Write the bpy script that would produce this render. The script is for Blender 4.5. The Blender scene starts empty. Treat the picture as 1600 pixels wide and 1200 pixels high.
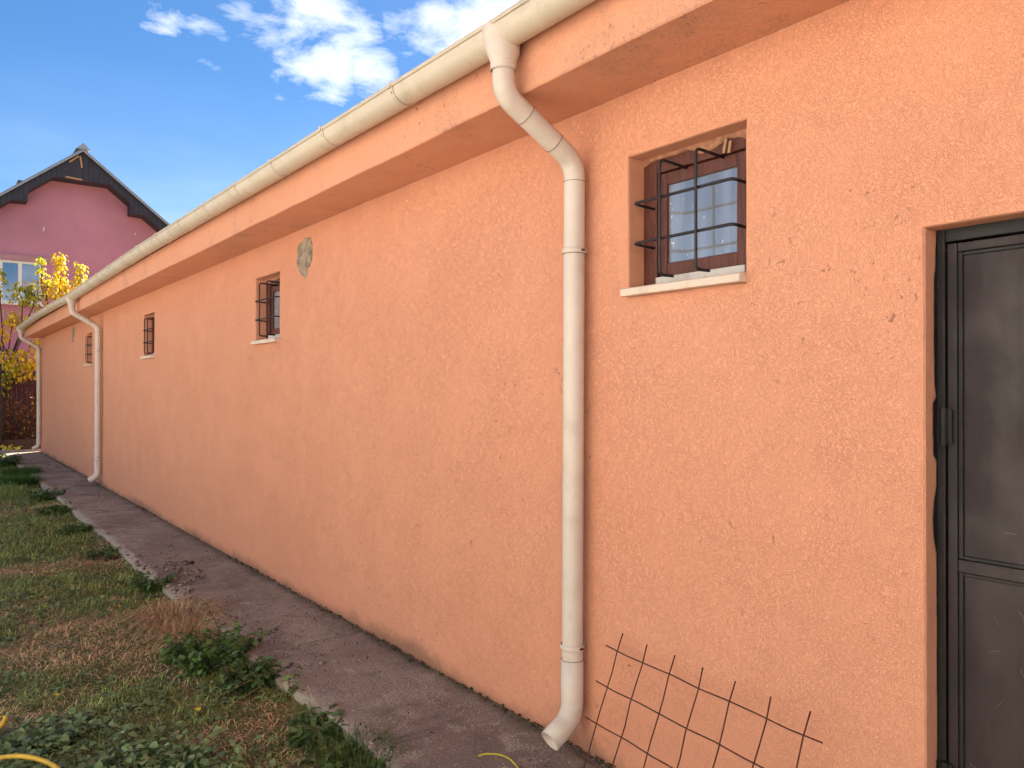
import bpy, bmesh, math, random
import numpy as np
from mathutils import Vector, Matrix
R = math.radians
rng = np.random.default_rng(7)
random.seed(7)
sc = bpy.context.scene
COL = sc.collection

# ------------------------------------------------------------------ camera
cd = bpy.data.cameras.new('Camera'); cam = bpy.data.objects.new('Camera', cd); COL.objects.link(cam)
cd.sensor_width = 36; cd.lens = 36 * 1202 / 1600; cd.clip_start = 0.05; cd.clip_end = 3000
YAW = 37.43
cam.location = (0, 0, 1.6); cam.rotation_euler = (R(90.24), 0, R(-YAW))
sc.camera = cam

# ------------------------------------------------------------------ sky and sun
SUN_AZ, SUN_EL = 46.0, 41.0            # azimuth measured from +Y towards +X
w = bpy.data.worlds.new('World'); sc.world = w; w.use_nodes = True
nt = w.node_tree; N = nt.nodes; L = nt.links; N.clear()
def nd(t, **k):
    n = N.new(t)
    for a, b in k.items(): setattr(n, a, b)
    return n
out = nd('ShaderNodeOutputWorld'); bg = nd('ShaderNodeBackground'); bg.inputs['Strength'].default_value = 0.05
sky = nd('ShaderNodeTexSky', sky_type='NISHITA', sun_disc=False)
sky.sun_elevation = R(SUN_EL); sky.sun_rotation = R(SUN_AZ)
sky.altitude = 100; sky.air_density = 0.9; sky.dust_density = 0.1; sky.ozone_density = 4.0
hs = nd('ShaderNodeHueSaturation'); hs.inputs['Saturation'].default_value = 1.20; hs.inputs['Value'].default_value = 0.72
L.new(sky.outputs[0], hs.inputs['Color'])
tc = nd('ShaderNodeTexCoord'); sep = nd('ShaderNodeSeparateXYZ'); L.new(tc.outputs['Generated'], sep.inputs[0])
def M_(op, a, b=None, c=None, clamp=False):
    n = nd('ShaderNodeMath', operation=op, use_clamp=clamp)
    for i, v in enumerate((a, b, c)):
        if v is None: continue
        if isinstance(v, (int, float)): n.inputs[i].default_value = v
        else: L.new(v, n.inputs[i])
    return n.outputs[0]
den = M_('ADD', M_('MAXIMUM', sep.outputs[2], 0.0), 0.12)
comb = nd('ShaderNodeCombineXYZ')
L.new(M_('DIVIDE', sep.outputs[0], den), comb.inputs[0]); L.new(M_('DIVIDE', sep.outputs[1], den), comb.inputs[1])
def noise(vec, scale, detail, rough, dist=0.0, off=(0, 0, 0)):
    m = nd('ShaderNodeMapping'); m.inputs['Location'].default_value = off; L.new(vec, m.inputs[0])
    n = nd('ShaderNodeTexNoise'); n.inputs['Scale'].default_value = scale; n.inputs['Detail'].default_value = detail
    n.inputs['Roughness'].default_value = rough; n.inputs['Distortion'].default_value = dist
    L.new(m.outputs[0], n.inputs['Vector']); return n.outputs['Fac']
fb = noise(comb.outputs[0], 6.0, 6, 0.62, 0.30, (3.1, 1.7, 0))
low = noise(comb.outputs[0], 0.55, 1, 0.5, 0, (7.3, 2.2, 4))
# drifting cloud groups: (direction, radius, strength)
groups = [((.298,.857,.424), .075, .98), ((.357,.832,.428), .095, 1.0), ((.395,.823,.405), .075, 1.0), ((.375,.848,.374), .080, 1.05), ((.425,.824,.378), .068, 1.05),
          ((.470,.776,.420), .10, 1.05), ((.54,.730,.430), .12, 1.15), ((.254,.883,.394), .055, .68), ((.204,.894,.400), .050, .66), ((.257,.891,.374), .045, .66), ((.337,.858,.385), .055, .70), ((.33,.875,.345), .035, .64), ((.66,.6,.46), .2, 1.1)]
cover = None
for (dx, dy, dz), r, s in groups:
    vm = nd('ShaderNodeVectorMath', operation='DISTANCE'); L.new(tc.outputs['Generated'], vm.inputs[0]); vm.inputs[1].default_value = Vector((dx, dy, dz)).normalized()
    mr = nd('ShaderNodeMapRange'); L.new(vm.outputs['Value'], mr.inputs[0]); mr.inputs[1].default_value = r; mr.inputs[2].default_value = r * .25; mr.inputs[3].default_value = 0; mr.inputs[4].default_value = s
    cover = mr.outputs[0] if cover is None else M_('MAXIMUM', cover, mr.outputs[0])
# cloud cover added over the unseen sky for fill light, the stretch ahead of the lane stays clear
vm = nd('ShaderNodeVectorMath', operation='DISTANCE'); L.new(tc.outputs['Generated'], vm.inputs[0]); vm.inputs[1].default_value = Vector((.2, .93, .3)).normalized()
clear = M_('MULTIPLY', M_('SUBTRACT', vm.outputs['Value'], 0.34), 3.0, clamp=True)
scat = M_('MULTIPLY', M_('MULTIPLY', M_('SUBTRACT', low, 0.38), 6.0, clamp=True), clear)
cover = M_('MAXIMUM', cover, scat)
dens = M_('MULTIPLY', M_('ADD', M_('SUBTRACT', fb, 0.77), M_('MULTIPLY', cover, 0.40)), 2.9, clamp=True)
dens = M_('POWER', dens, 0.9)
# thin veil low over the horizon
veil = noise(comb.outputs[0], 1.3, 3, 0.55, 0.0, (1.0, 5.0, 2))
lowz = M_('MULTIPLY', M_('SUBTRACT', 0.36, sep.outputs[2]), 4.0, clamp=True)
veil = M_('MULTIPLY', M_('MULTIPLY', M_('SUBTRACT', veil, 0.40), 2.2, clamp=True), M_('MULTIPLY', lowz, 0.35))
dens = M_('MAXIMUM', dens, veil)
shade = noise(comb.outputs[0], 6.5, 2, 0.55, 0.0, (9, 9, 1))
cr = nd('ShaderNodeMix', data_type='RGBA'); L.new(shade, cr.inputs[0]); cr.inputs[6].default_value = (5.2, 5.7, 6.6, 1); cr.inputs[7].default_value = (8.6, 8.7, 8.9, 1)
mx = nd('ShaderNodeMix', data_type='RGBA'); L.new(dens, mx.inputs[0]); L.new(hs.outputs[0], mx.inputs[6]); L.new(cr.outputs[2], mx.inputs[7])
L.new(mx.outputs[2], bg.inputs['Color']); L.new(bg.outputs[0], out.inputs[0])

w.cycles.sampling_method = 'MANUAL'; w.cycles.sample_map_resolution = 256
sl = bpy.data.lights.new('Sun', 'SUN'); sun = bpy.data.objects.new('Sun', sl); COL.objects.link(sun)
sl.energy = 5.0; sl.angle = R(0.53); sl.color = (1.0, 0.94, 0.84)
sd = Vector((math.sin(R(SUN_AZ)) * math.cos(R(SUN_EL)), math.cos(R(SUN_AZ)) * math.cos(R(SUN_EL)), math.sin(R(SUN_EL))))
sun.rotation_euler = sd.to_track_quat('Z', 'Y').to_euler(); sun.location = sd * 60

# ------------------------------------------------------------------ exposure
sc.render.engine = 'CYCLES'
vs = sc.view_settings; vs.view_transform = 'Standard'; vs.look = 'None'; vs.exposure = 2.03; vs.gamma = 1.0; vs.use_curve_mapping = False
sc.cycles.max_bounces = 8; sc.cycles.diffuse_bounces = 3; sc.cycles.glossy_bounces = 2; sc.cycles.transmission_bounces = 2; sc.cycles.caustics_reflective = False; sc.cycles.caustics_refractive = False
sc.render.resolution_x = 1024; sc.render.resolution_y = 768

# ================================================================== helpers
def sset(o, label=None, cat=None, group=None, kind=None):
    if label: o['label'] = label
    if cat: o['category'] = cat
    if group: o['group'] = group
    if kind: o['kind'] = kind
    return o
def link(o, parent=None):
    COL.objects.link(o)
    if parent is not None: o.parent = parent
    return o
def empty(name, loc=(0, 0, 0), **k):
    o = bpy.data.objects.new(name, None); o.location = loc; o.empty_display_size = 0.1; link(o); return sset(o, **k)
def mesh_obj(name, V, F, mat, parent=None, smooth=False, loc=None):
    me = bpy.data.meshes.new(name); me.from_pydata([tuple(v) for v in V], [], F)
    if mat: me.materials.append(mat)
    if smooth: me.polygons.foreach_set('use_smooth', [True] * len(me.polygons))
    me.update(); o = bpy.data.objects.new(name, me)
    if loc is not None: o.location = loc
    return link(o, parent)
class MB:
    def __init__(s): s.V = []; s.F = []
    def add(s, V, F):
        n = len(s.V); s.V += [tuple(v) for v in V]; s.F += [tuple(i + n for i in f) for f in F]; return s
    def box(s, x0, x1, y0, y1, z0, z1):
        V = [(x, y, z) for x in (x0, x1) for y in (y0, y1) for z in (z0, z1)]
        return s.add(V, [(0, 1, 3, 2), (4, 6, 7, 5), (0, 4, 5, 1), (2, 3, 7, 6), (0, 2, 6, 4), (1, 5, 7, 3)])
    def obox(s, a, b, wd, th, up=(0, 0, 1)):
        a = Vector(a); b = Vector(b); d = (b - a).normalized(); u = Vector(up)
        sx = d.cross(u).normalized(); sy = sx.cross(d)
        V = [p + sx * i * wd / 2 + sy * j * th / 2 for p in (a, b) for i, j in ((-1, -1), (1, -1), (1, 1), (-1, 1))]
        return s.add(V, [(3, 2, 1, 0), (4, 5, 6, 7), (0, 1, 5, 4), (1, 2, 6, 5), (2, 3, 7, 6), (3, 0, 4, 7)])
    def tube(s, pts, r, seg=8, caps=True):
        pts = [Vector(p) for p in pts]; n = len(pts)
        rs = r if hasattr(r, '__len__') else [r] * n
        t0 = (pts[1] - pts[0]).normalized(); ref = Vector((0, 0, 1)) if abs(t0.z) < .9 else Vector((0, 1, 0))
        nrm = t0.cross(ref).normalized(); V = []; F = []
        for i, p in enumerate(pts):
            t = (pts[min(i + 1, n - 1)] - pts[max(i - 1, 0)]).normalized()
            nrm = (nrm - t * nrm.dot(t)).normalized(); bn = t.cross(nrm)
            for k in range(seg):
                a = 2 * math.pi * k / seg; V.append(p + (nrm * math.cos(a) + bn * math.sin(a)) * rs[i])
        for i in range(n - 1):
            for k in range(seg):
                k2 = (k + 1) % seg; F.append((i * seg + k, i * seg + k2, (i + 1) * seg + k2, (i + 1) * seg + k))
        if caps: F += [tuple(range(seg))[::-1], tuple(range((n - 1) * seg, n * seg))]
        return s.add(V, F)
    def prism(s, poly, axis, a0, a1):
        # poly: list of 2-tuples in the two other axes; axis 0/1/2 extruded from a0 to a1
        n = len(poly); V = []
        for a in (a0, a1):
            for p in poly:
                v = list(p); v.insert(axis, a); V.append(v)
        F = [tuple(range(n)), tuple(range(n, 2 * n))[::-1]] + [(i, i + n, (i + 1) % n + n, (i + 1) % n) for i in range(n)]
        return s.add(V, F)
    def build(s, name, mat, parent=None, smooth=False, loc=None, bevel=0, fix=True):
        o = mesh_obj(name, s.V, s.F, mat, parent, smooth, loc)
        if fix:
            bm = bmesh.new(); bm.from_mesh(o.data); bmesh.ops.recalc_face_normals(bm, faces=bm.faces); bm.to_mesh(o.data); bm.free()
        if bevel:
            m = o.modifiers.new('Bevel', 'BEVEL'); m.width = bevel; m.segments = 2; m.limit_method = 'ANGLE'
        return o
def rounded(pts, rad, n=6):
    pts = [Vector(p) for p in pts]; res = [pts[0]]
    for i in range(1, len(pts) - 1):
        p = pts[i]; a = (pts[i - 1] - p); b = (pts[i + 1] - p)
        ang = a.angle(b); d = min(rad / math.tan(ang / 2), a.length * .48, b.length * .48)
        A = p + a.normalized() * d; B = p + b.normalized() * d
        for k in range(n + 1):
            t = k / n; res.append(A * (1 - t) ** 2 + p * 2 * t * (1 - t) + B * t * t)
    return res + [pts[-1]]
_lat = rng.random((64, 64))
def vnoise(x, y, sc_=1.0, ox=0., oy=0.):
    x = np.asarray(x, float) * sc_ + ox + 1000; y = np.asarray(y, float) * sc_ + oy + 1000
    xi = np.floor(x).astype(int); yi = np.floor(y).astype(int); fx = x - xi; fy = y - yi
    fx = fx * fx * (3 - 2 * fx); fy = fy * fy * (3 - 2 * fy); g = lambda i, j: _lat[i % 64, j % 64]
    return (g(xi, yi) * (1 - fx) + g(xi + 1, yi) * fx) * (1 - fy) + (g(xi, yi + 1) * (1 - fx) + g(xi + 1, yi + 1) * fx) * fy
def fnoise(x, y, sc_=1.0, o=0.):
    return (vnoise(x, y, sc_, o, o * 1.7) + .5 * vnoise(x, y, sc_ * 2.1, o + 9, o + 3) + .25 * vnoise(x, y, sc_ * 4.3, o + 5, o + 21)) / 1.75
def np_mesh(name, V, F, C, mat, parent=None, smooth=False):
    """V (n,3), F list of (m,k) int arrays, C (n,3) colours"""
    me = bpy.data.meshes.new(name); me.vertices.add(len(V)); me.vertices.foreach_set('co', np.ascontiguousarray(V, np.float32).ravel())
    tot = sum(f.size for f in F); me.loops.add(tot); me.loops.foreach_set('vertex_index', np.concatenate([f.ravel() for f in F]).astype(np.int32))
    sizes = np.concatenate([np.full(len(f), f.shape[1]) for f in F]); st = np.concatenate([[0], np.cumsum(sizes)[:-1]])
    me.polygons.add(len(sizes)); me.polygons.foreach_set('loop_start', st.astype(np.int32)); me.polygons.foreach_set('loop_total', sizes.astype(np.int32))
    if smooth: me.polygons.foreach_set('use_smooth', np.ones(len(sizes), bool))
    me.update(calc_edges=True)
    if C is not None:
        a = me.color_attributes.new('Col', 'FLOAT_COLOR', 'POINT'); a.data.foreach_set('color', np.concatenate([C, np.ones((len(C), 1))], 1).astype(np.float32).ravel())
    me.materials.append(mat); me.validate()
    return link(bpy.data.objects.new(name, me), parent)
def unit(a): return a / np.maximum(np.linalg.norm(a, axis=1, keepdims=True), 1e-9)
def leaves(P, D, U, Ln, Wd, C, fold=.25, curl=.15):
    """leaf blades: base P, direction D, upper normal U -> V, F, C"""
    n = len(P); D = unit(D); S = unit(np.cross(D, U)); U = np.cross(S, D); Ln = Ln[:, None]; Wd = Wd[:, None]
    b = P; m1 = P + D * Ln * .33 + U * Ln * .03; m2 = P + D * Ln * .68 - U * Ln * curl * .3; t = P + D * Ln - U * Ln * curl
    V = np.stack([b, m1 - S * Wd * .5 + U * Wd * fold, m1, m1 + S * Wd * .5 + U * Wd * fold,
                  m2 - S * Wd * .38 + U * Wd * fold * .7, m2, m2 + S * Wd * .38 + U * Wd * fold * .7, t], 1).reshape(-1, 3)
    o = np.arange(n)[:, None] * 8
    T = np.concatenate([o + np.array(f)[None] for f in ((0, 2, 1), (0, 3, 2), (4, 5, 7), (5, 6, 7))]); Q = np.concatenate([o + np.array(f)[None] for f in ((1, 2, 5, 4), (2, 3, 6, 5))])
    return V, [T, Q], np.repeat(C, 8, 0)
def blades(P, D, H, Wd, C, bend, twist=None):
    """grass blades: base P, lean direction D (horizontal unit), height, width"""
    n = len(P); S = np.stack([-D[:, 1], D[:, 0], np.zeros(n)], 1) if twist is None else twist
    H = H[:, None]; Wd = Wd[:, None]; bend = bend[:, None]; z = np.array([[0, 0, 1.]])
    m = P + z * H * .55 + D * H * bend * .35; t = P + z * H * np.clip(1 - bend * .45, .1, 1) + D * H * bend
    V = np.stack([P - S * Wd * .5, P + S * Wd * .5, m + S * Wd * .4, m - S * Wd * .4, t], 1).reshape(-1, 3); o = np.arange(n)[:, None] * 5
    return V, [o + np.array([[4, 3, 2]]), o + np.array([[0, 1, 2, 3]])], np.repeat(C, 5, 0)

# ================================================================== materials
def new_mat(name):
    m = bpy.data.materials.new(name); m.use_nodes = True; t = m.node_tree
    return m, t, t.nodes['Principled BSDF']
class G:
    """small node graph writer"""
    def __init__(s, t):
        s.t = t; s.pos = s.n('ShaderNodeNewGeometry').outputs['Position']; s.obj = s.n('ShaderNodeTexCoord').outputs['Object']
    def n(s, t, **k):
        x = s.t.nodes.new(t)
        for a, b in k.items(): setattr(x, a, b)
        return x
    def put(s, sock, v):
        if isinstance(v, (int, float)): sock.default_value = v
        elif isinstance(v, tuple): sock.default_value = v if len(v) == 4 or sock.type == 'VECTOR' else v + (1,)
        else: s.t.links.new(v, sock)
    def noise(s, scale, detail=4, rough=.55, dist=0., vec=None, stretch=None, off=(0, 0, 0)):
        v = vec or s.pos
        m = s.n('ShaderNodeMapping'); s.put(m.inputs[0], v); m.inputs['Location'].default_value = off
        if stretch: m.inputs['Scale'].default_value = stretch
        x = s.n('ShaderNodeTexNoise'); s.put(x.inputs['Vector'], m.outputs[0])
        x.inputs['Scale'].default_value = scale; x.inputs['Detail'].default_value = detail; x.inputs['Roughness'].default_value = rough; x.inputs['Distortion'].default_value = dist
        return x.outputs['Fac']
    def ramp(s, f, a, b, lo=0., hi=1.):
        m = s.n('ShaderNodeMapRange', interpolation_type='SMOOTHSTEP'); s.put(m.inputs[0], f)
        for i, v in enumerate((a, b, lo, hi)): m.inputs[i + 1].default_value = v
        return m.outputs[0]
    def math(s, op, a, b=0., clamp=False):
        m = s.n('ShaderNodeMath', operation=op, use_clamp=clamp); s.put(m.inputs[0], a); s.put(m.inputs[1], b); return m.outputs[0]
    def mix(s, f, a, b, mode='MIX'):
        m = s.n('ShaderNodeMix', data_type='RGBA', blend_type=mode); s.put(m.inputs[0], f); s.put(m.inputs[6], a); s.put(m.inputs[7], b); return m.outputs[2]
    def bump(s, h, strength, dist, nrm=None):
        b = s.n('ShaderNodeBump'); b.inputs['Strength'].default_value = strength; b.inputs['Distance'].default_value = dist; s.put(b.inputs['Height'], h)
        if nrm is not None: s.put(b.inputs['Normal'], nrm)
        return b.outputs[0]
    def sep(s, v=None):
        x = s.n('ShaderNodeSeparateXYZ'); s.put(x.inputs[0], v or s.pos); return x.outputs

def stucco(name, base, dark, grime=1.0, worm=1.0):
    m, t, p = new_mat(name); g = G(t)
    broad = g.noise(.9, 5, .68, .5)
    col = g.mix(g.ramp(broad, .25, .75), base, dark)
    # trowelled worm pattern
    n1 = g.noise(62, 2, .6, 2.2); ridge = g.math('ABSOLUTE', g.math('SUBTRACT', n1, .5))
    area = g.ramp(g.noise(3.1, 3, .6, off=(4, 2, 9)), .34, .64, .62, 1.)
    brk = g.ramp(g.noise(15, 2, .55, .5, off=(2, 8, 1)), .47, .58)
    groove = g.math('MULTIPLY', g.math('MULTIPLY', g.ramp(ridge, .0, .022, 1., 0.), brk), area)
    col = g.mix(g.math('MULTIPLY', groove, .50 * worm), col, (dark[0] * .66, dark[1] * .52, dark[2] * .45))
    # fly specks, mould dots and dirt
    sp = g.ramp(g.noise(30, 2, .6, .6, off=(3, 3, 3)), .655, .70)
    clus = g.ramp(g.noise(1.7, 4, .7, off=(8, 1, 2)), .53, .64)
    col = g.mix(g.math('MULTIPLY', g.math('MULTIPLY', sp, clus), .50 * grime), col, (.14, .080, .055))
    if grime > 1.5:     # mould spotting on the eave
        cl2 = g.ramp(g.noise(2.6, 4, .7, off=(3, 9, 4)), .52, .66)
        col = g.mix(g.math('MULTIPLY', g.math('MULTIPLY', g.ramp(g.noise(60, 3, .65, .3, off=(5, 1, 1)), .56, .66), cl2), .55), col, (.17, .12, .095))
        col = g.mix(g.math('MULTIPLY', cl2, .16), col, (.34, .24, .19))
    # splash dirt and damp close to the paving
    z = g.sep()[2]
    dz = g.math('ADD', z, g.math('MULTIPLY', g.math('SUBTRACT', broad, .5), .4))
    col = g.mix(g.ramp(dz, -.02, .10, .60, 0.), col, (.17, .105, .07))
    p.inputs['Roughness'].default_value = .93; p.inputs['Specular IOR Level'].default_value = .15
    g.put(p.inputs['Base Color'], col)
    h = g.math('ADD', g.math('MULTIPLY', g.ramp(ridge, .0, .07), area), g.math('MULTIPLY', n1, .35))
    g.put(p.inputs['Normal'], g.bump(h, .65, .0032 * worm))
    return m
M_ST = stucco('orange_stucco', (.790, .362, .226), (.775, .344, .211))
M_ST2 = stucco('orange_eave_stucco', (.80, .385, .245), (.78, .36, .225), grime=1.6, worm=.6)

def simple(name, col, rough=.6, var=.15, scale=8, bump=0., bscale=40, metal=0., spec=.4, dirt=None, dirt_amt=.4, dscale=3, stretch=None):
    m, t, p = new_mat(name); g = G(t)
    c = g.mix(g.ramp(g.noise(scale, 5, .6, stretch=stretch), .3, .7), tuple(min(1, x * (1 + var)) for x in col), tuple(x * (1 - var) for x in col))
    if dirt: c = g.mix(g.math('MULTIPLY', g.ramp(g.noise(dscale, 6, .65, .5, stretch=stretch, off=(5, 5, 5)), .48, .72), dirt_amt), c, dirt)
    g.put(p.inputs['Base Color'], c); p.inputs['Roughness'].default_value = rough; p.inputs['Metallic'].default_value = metal; p.inputs['Specular IOR Level'].default_value = spec
    if bump: g.put(p.inputs['Normal'], g.bump(g.noise(bscale, 4, .6), .6, bump))
    return m
def vcol(name, rough=.6, trans=.0, spec=.3, gain=1.0):
    m, t, p = new_mat(name); g = G(t); a = g.n('ShaderNodeVertexColor', layer_name='Col').outputs[0]
    g.put(p.inputs['Base Color'], a); p.inputs['Roughness'].default_value = rough; p.inputs['Specular IOR Level'].default_value = spec
    if trans:
        tr = g.n('ShaderNodeBsdfTranslucent'); g.put(tr.inputs[0], a); mix = g.n('ShaderNodeMixShader'); mix.inputs[0].default_value = trans
        g.put(mix.inputs[1], p.outputs[0]); g.put(mix.inputs[2], tr.outputs[0]); g.put(t.nodes['Material Output'].inputs[0], mix.outputs[0])
    return m
M_PVC = simple('cream_gutter_plastic', (.63, .54, .435), .42, .05, 3, .0006, 60, dirt=(.30, .25, .16), dirt_amt=.38, dscale=4.5)
M_PIPE = simple('cream_pipe_plastic', (.67, .575, .50), .40, .04, 3, .0006, 60, dirt=(.42, .31, .22), dirt_amt=.30, dscale=5)
M_SEAM_SHADE = simple('joint_dirt_and_shadow_line', (.20, .13, .09), .8, .2, 30)  # dirt in pipe joints, and the painted shadow line on gutter brackets
M_RUST = simple('rusted_steel', (.105, .038, .022), .8, .35, 40, .0008, 200, metal=.2)
M_BAR = simple('black_painted_bar', (.016, .014, .017), .45, .3, 50, .0006, 150, dirt=(.10, .05, .03), dirt_amt=.35, dscale=25)
M_WOOD = simple('brown_window_wood', (.105, .030, .020), .48, .35, 10, .001, 60, stretch=(12, 12, 1), dirt=(.20, .12, .09), dirt_amt=.25, dscale=14)
M_RAWWOOD = simple('bare_wood', (.42, .24, .13), .8, .25, 20, stretch=(2, 12, 12))
M_WHITE = simple('white_metal_sill', (.66, .62, .58), .5, .05, 10, dirt=(.25, .18, .13), dirt_amt=.35, dscale=12)
M_SILL = simple('cream_sill', (.72, .58, .47), .55, .05, 10, dirt=(.30, .19, .12), dirt_amt=.30, dscale=14)
M_DARK = simple('unlit_room_black', (.012, .012, .013), .9)
M_PLASTER = simple('bare_grey_plaster', (.33, .255, .185), .95, .3, 14, .010, 26, dirt=(.10, .075, .055), dirt_amt=.85, dscale=16)
M_CRUMB = simple('broken_plaster_edge', (.42, .20, .12), .95, .3, 30, .004, 60)
M_TILE = simple('brown_roof_tile', (.12, .055, .038), .8, .3, 6, .002, 60)
M_PINK = simple('pink_house_plaster', (.47, .215, .285), .92, .08, .6, .002, 60, dirt=(.40, .175, .25), dirt_amt=.5, dscale=.5)
M_NAVY = simple('charcoal_cladding', (.030, .032, .046), .6, .12, 4)
M_SHEET = simple('grey_roof_metal', (.30, .32, .36), .45, .08, 3, metal=.3)
M_UPVC = simple('white_window_frame', (.74, .73, .71), .35, .03, 4)
M_LINT = simple('pale_mauve_trim', (.42, .23, .26), .85, .08, 3)
M_HOSE = simple('yellow_hose', (.66, .42, .045), .42, .10, 12, dirt=(.30, .20, .06), dirt_amt=.35, dscale=20)
M_STRAP = simple('yellow_strap', (.55, .50, .04), .6, .1, 12)
M_BARK = simple('dark_bark', (.055, .038, .030), .9, .35, 20, .004, 40)
M_POST = simple('black_fence_post', (.012, .013, .016), .5, .2, 10)
M_KERB = simple('old_kerb_concrete', (.30, .27, .23), .95, .2, 6, .004, 50, dirt=(.10, .08, .06), dirt_amt=.6, dscale=4)
M_BOARD = simple('old_dark_board', (.05, .035, .03), .9, .3, 10, .002, 40)
M_WEB = simple('old_cobweb', (.22, .17, .14), .9, .2, 60)

def pane_mat(name, tint, gl, smear=1.0):
    m, t, p = new_mat(name); g = G(t)
    dif = g.mix(g.ramp(g.noise(3, 3, .5, stretch=(1, 6, .6)), .35, .7), tint, tuple(c * .62 for c in tint))
    sm = g.math('MULTIPLY', g.ramp(g.noise(30, 3, .55, .9, stretch=(1, 1.5, .55)), .66, .74), smear)
    dif = g.mix(sm, dif, (.72, .72, .70))
    p.inputs['Roughness'].default_value = .5; g.put(p.inputs['Base Color'], dif)
    gs = g.n('ShaderNodeBsdfGlossy'); gs.inputs['Roughness'].default_value = .03; gs.inputs['Color'].default_value = (.86, .92, 1, 1)
    mix = g.n('ShaderNodeMixShader'); g.put(mix.inputs[0], g.math('SUBTRACT', gl, g.math('MULTIPLY', sm, gl * .8)))
    g.put(mix.inputs[1], p.outputs[0]); g.put(mix.inputs[2], gs.outputs[0]); g.put(t.nodes['Material Output'].inputs[0], mix.outputs[0])
    return m
M_PANE = pane_mat('dusty_film_glass', (.27, .30, .35), .24)
M_PANE_D = pane_mat('house_glass', (.02, .035, .06), .30, 0.)
M_PANE_C = pane_mat('house_glass_curtain', (.20, .23, .28), .25, 0.)

def path_mat():
    m, t, p = new_mat('old_path_concrete'); g = G(t)
    c = g.mix(g.ramp(g.noise(1.3, 5, .6, .4), .35, .66), (0.271, 0.210, 0.179), (0.423, 0.355, 0.290))
    c = g.mix(g.math('MULTIPLY', g.ramp(g.noise(4.5, 6, .7, .6, off=(2, 2, 2)), .52, .70), .65), c, (0.586, 0.528, 0.425))
    c = g.mix(g.math('MULTIPLY', g.ramp(g.noise(2.6, 6, .7, .8, off=(12, 3, 2)), .50, .72), .75), c, (0.135, 0.099, 0.086))
    c = g.mix(g.math('MULTIPLY', g.ramp(g.noise(95, 3, .7), .46, .57), .72), c, (0.162, 0.125, 0.103))
    c = g.mix(g.math('MULTIPLY', g.ramp(g.noise(70, 2, .5, off=(1, 2, 3)), .68, .71), .8), c, (0.848, 0.904, 0.690))
    s = g.sep(); # mould and moss where water stands against the wall
    near = g.ramp(g.math('ADD', s[0], g.math('MULTIPLY', g.math('SUBTRACT', g.noise(4, 4, .6), .5), .22)), 2.19, 2.31)
    c = g.mix(g.math('MULTIPLY', near, .7), c, (0.119, 0.099, 0.067))
    mo = g.math('MULTIPLY', g.ramp(g.noise(3.3, 5, .65, off=(6, 6, 0)), .60, .70), .55)
    c = g.mix(mo, c, (0.162, 0.173, 0.067))
    ew = g.ramp(g.math('ADD', s[0], g.math('MULTIPLY', g.math('SUBTRACT', g.noise(7, 5, .7, off=(3, 1, 1)), .5), .16)), 1.56, 1.63, .8, 0.)
    c = g.mix(ew, c, (0.526, 0.467, 0.386))
    g.put(p.inputs['Base Color'], c); p.inputs['Roughness'].default_value = .95; p.inputs['Specular IOR Level'].default_value = .2
    h = g.math('ADD', g.noise(14, 5, .65), g.math('MULTIPLY', g.noise(140, 3, .6), .45))
    g.put(p.inputs['Normal'], g.bump(h, .8, .012)); return m
M_PATH = path_mat()
def soil_mat():
    m, t, p = new_mat('lawn_soil'); g = G(t)
    c = g.mix(g.ramp(g.noise(1.4, 5, .6, .3), .35, .65), (0.205, 0.134, 0.062), (0.392, 0.251, 0.134))
    c = g.mix(g.math('MULTIPLY', g.ramp(g.noise(22, 4, .65), .40, .65), .6), c, (0.117, 0.082, 0.043))
    c = g.mix(g.math('MULTIPLY', g.ramp(g.noise(90, 3, .6, 1.5), .56, .66), .6), c, (0.587, 0.392, 0.216))
    c = g.mix(g.ramp(g.noise(.7, 5, .65, off=(4, 4, 4)), .42, .62, 0, .75), c, (0.117, 0.140, 0.051))
    g.put(p.inputs['Base Color'], c); p.inputs['Roughness'].default_value = .97; p.inputs['Specular IOR Level'].default_value = .1
    g.put(p.inputs['Normal'], g.bump(g.math('ADD', g.noise(30, 5, .65), g.math('MULTIPLY', g.noise(130, 3, .6), .5)), .9, .02)); return m
M_SOIL = soil_mat()
def door_mat(name, base, dust):
    m, t, p = new_mat(name); g = G(t)
    c = g.mix(g.ramp(g.noise(2.2, 5, .6, .4), .3, .7), base, tuple(x * .62 for x in base))
    d = g.math('MULTIPLY', g.ramp(g.noise(1.7, 6, .62, .3, stretch=(1, 2.6, .7), off=(2, 0, 1)), .42, .75), dust)
    c = g.mix(d, c, (.125, .090, .082))
    d2 = g.math('MULTIPLY', g.ramp(g.noise(45, 3, .6, .5, off=(9, 2, 1)), .70, .76), .5)
    c = g.mix(d2, c, (.20, .14, .10))
    c = g.mix(g.math('MULTIPLY', g.ramp(g.noise(5, 3, .6, 2.5, stretch=(1, 1, .3), off=(1, 1, 6)), .62, .66), .6), c, (.02, .016, .018))
    g.put(p.inputs['Base Color'], c); g.put(p.inputs['Roughness'], g.ramp(g.noise(6, 4, .6), .3, .7, .42, .68)); p.inputs['Specular IOR Level'].default_value = .4
    g.put(p.inputs['Normal'], g.bump(g.math('ADD', g.noise(3, 2, .5), g.math('MULTIPLY', g.noise(70, 4, .6), .12)), .35, .008)); return m
M_DOOR = door_mat('brown_steel_door_paint', (.030, .0185, .0190), .26)
M_DOORF = door_mat('black_steel_frame_paint', (.014, .012, .013), .12)
M_GRASS = vcol('grass_blade', .55, .25, .25)
M_LEAF = vcol('weed_leaf', .5, .2, .35)
M_TREELEAF = vcol('autumn_leaf', .5, .45, .25)
M_STRAW = vcol('dry_straw', .8, .15, .2)
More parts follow.
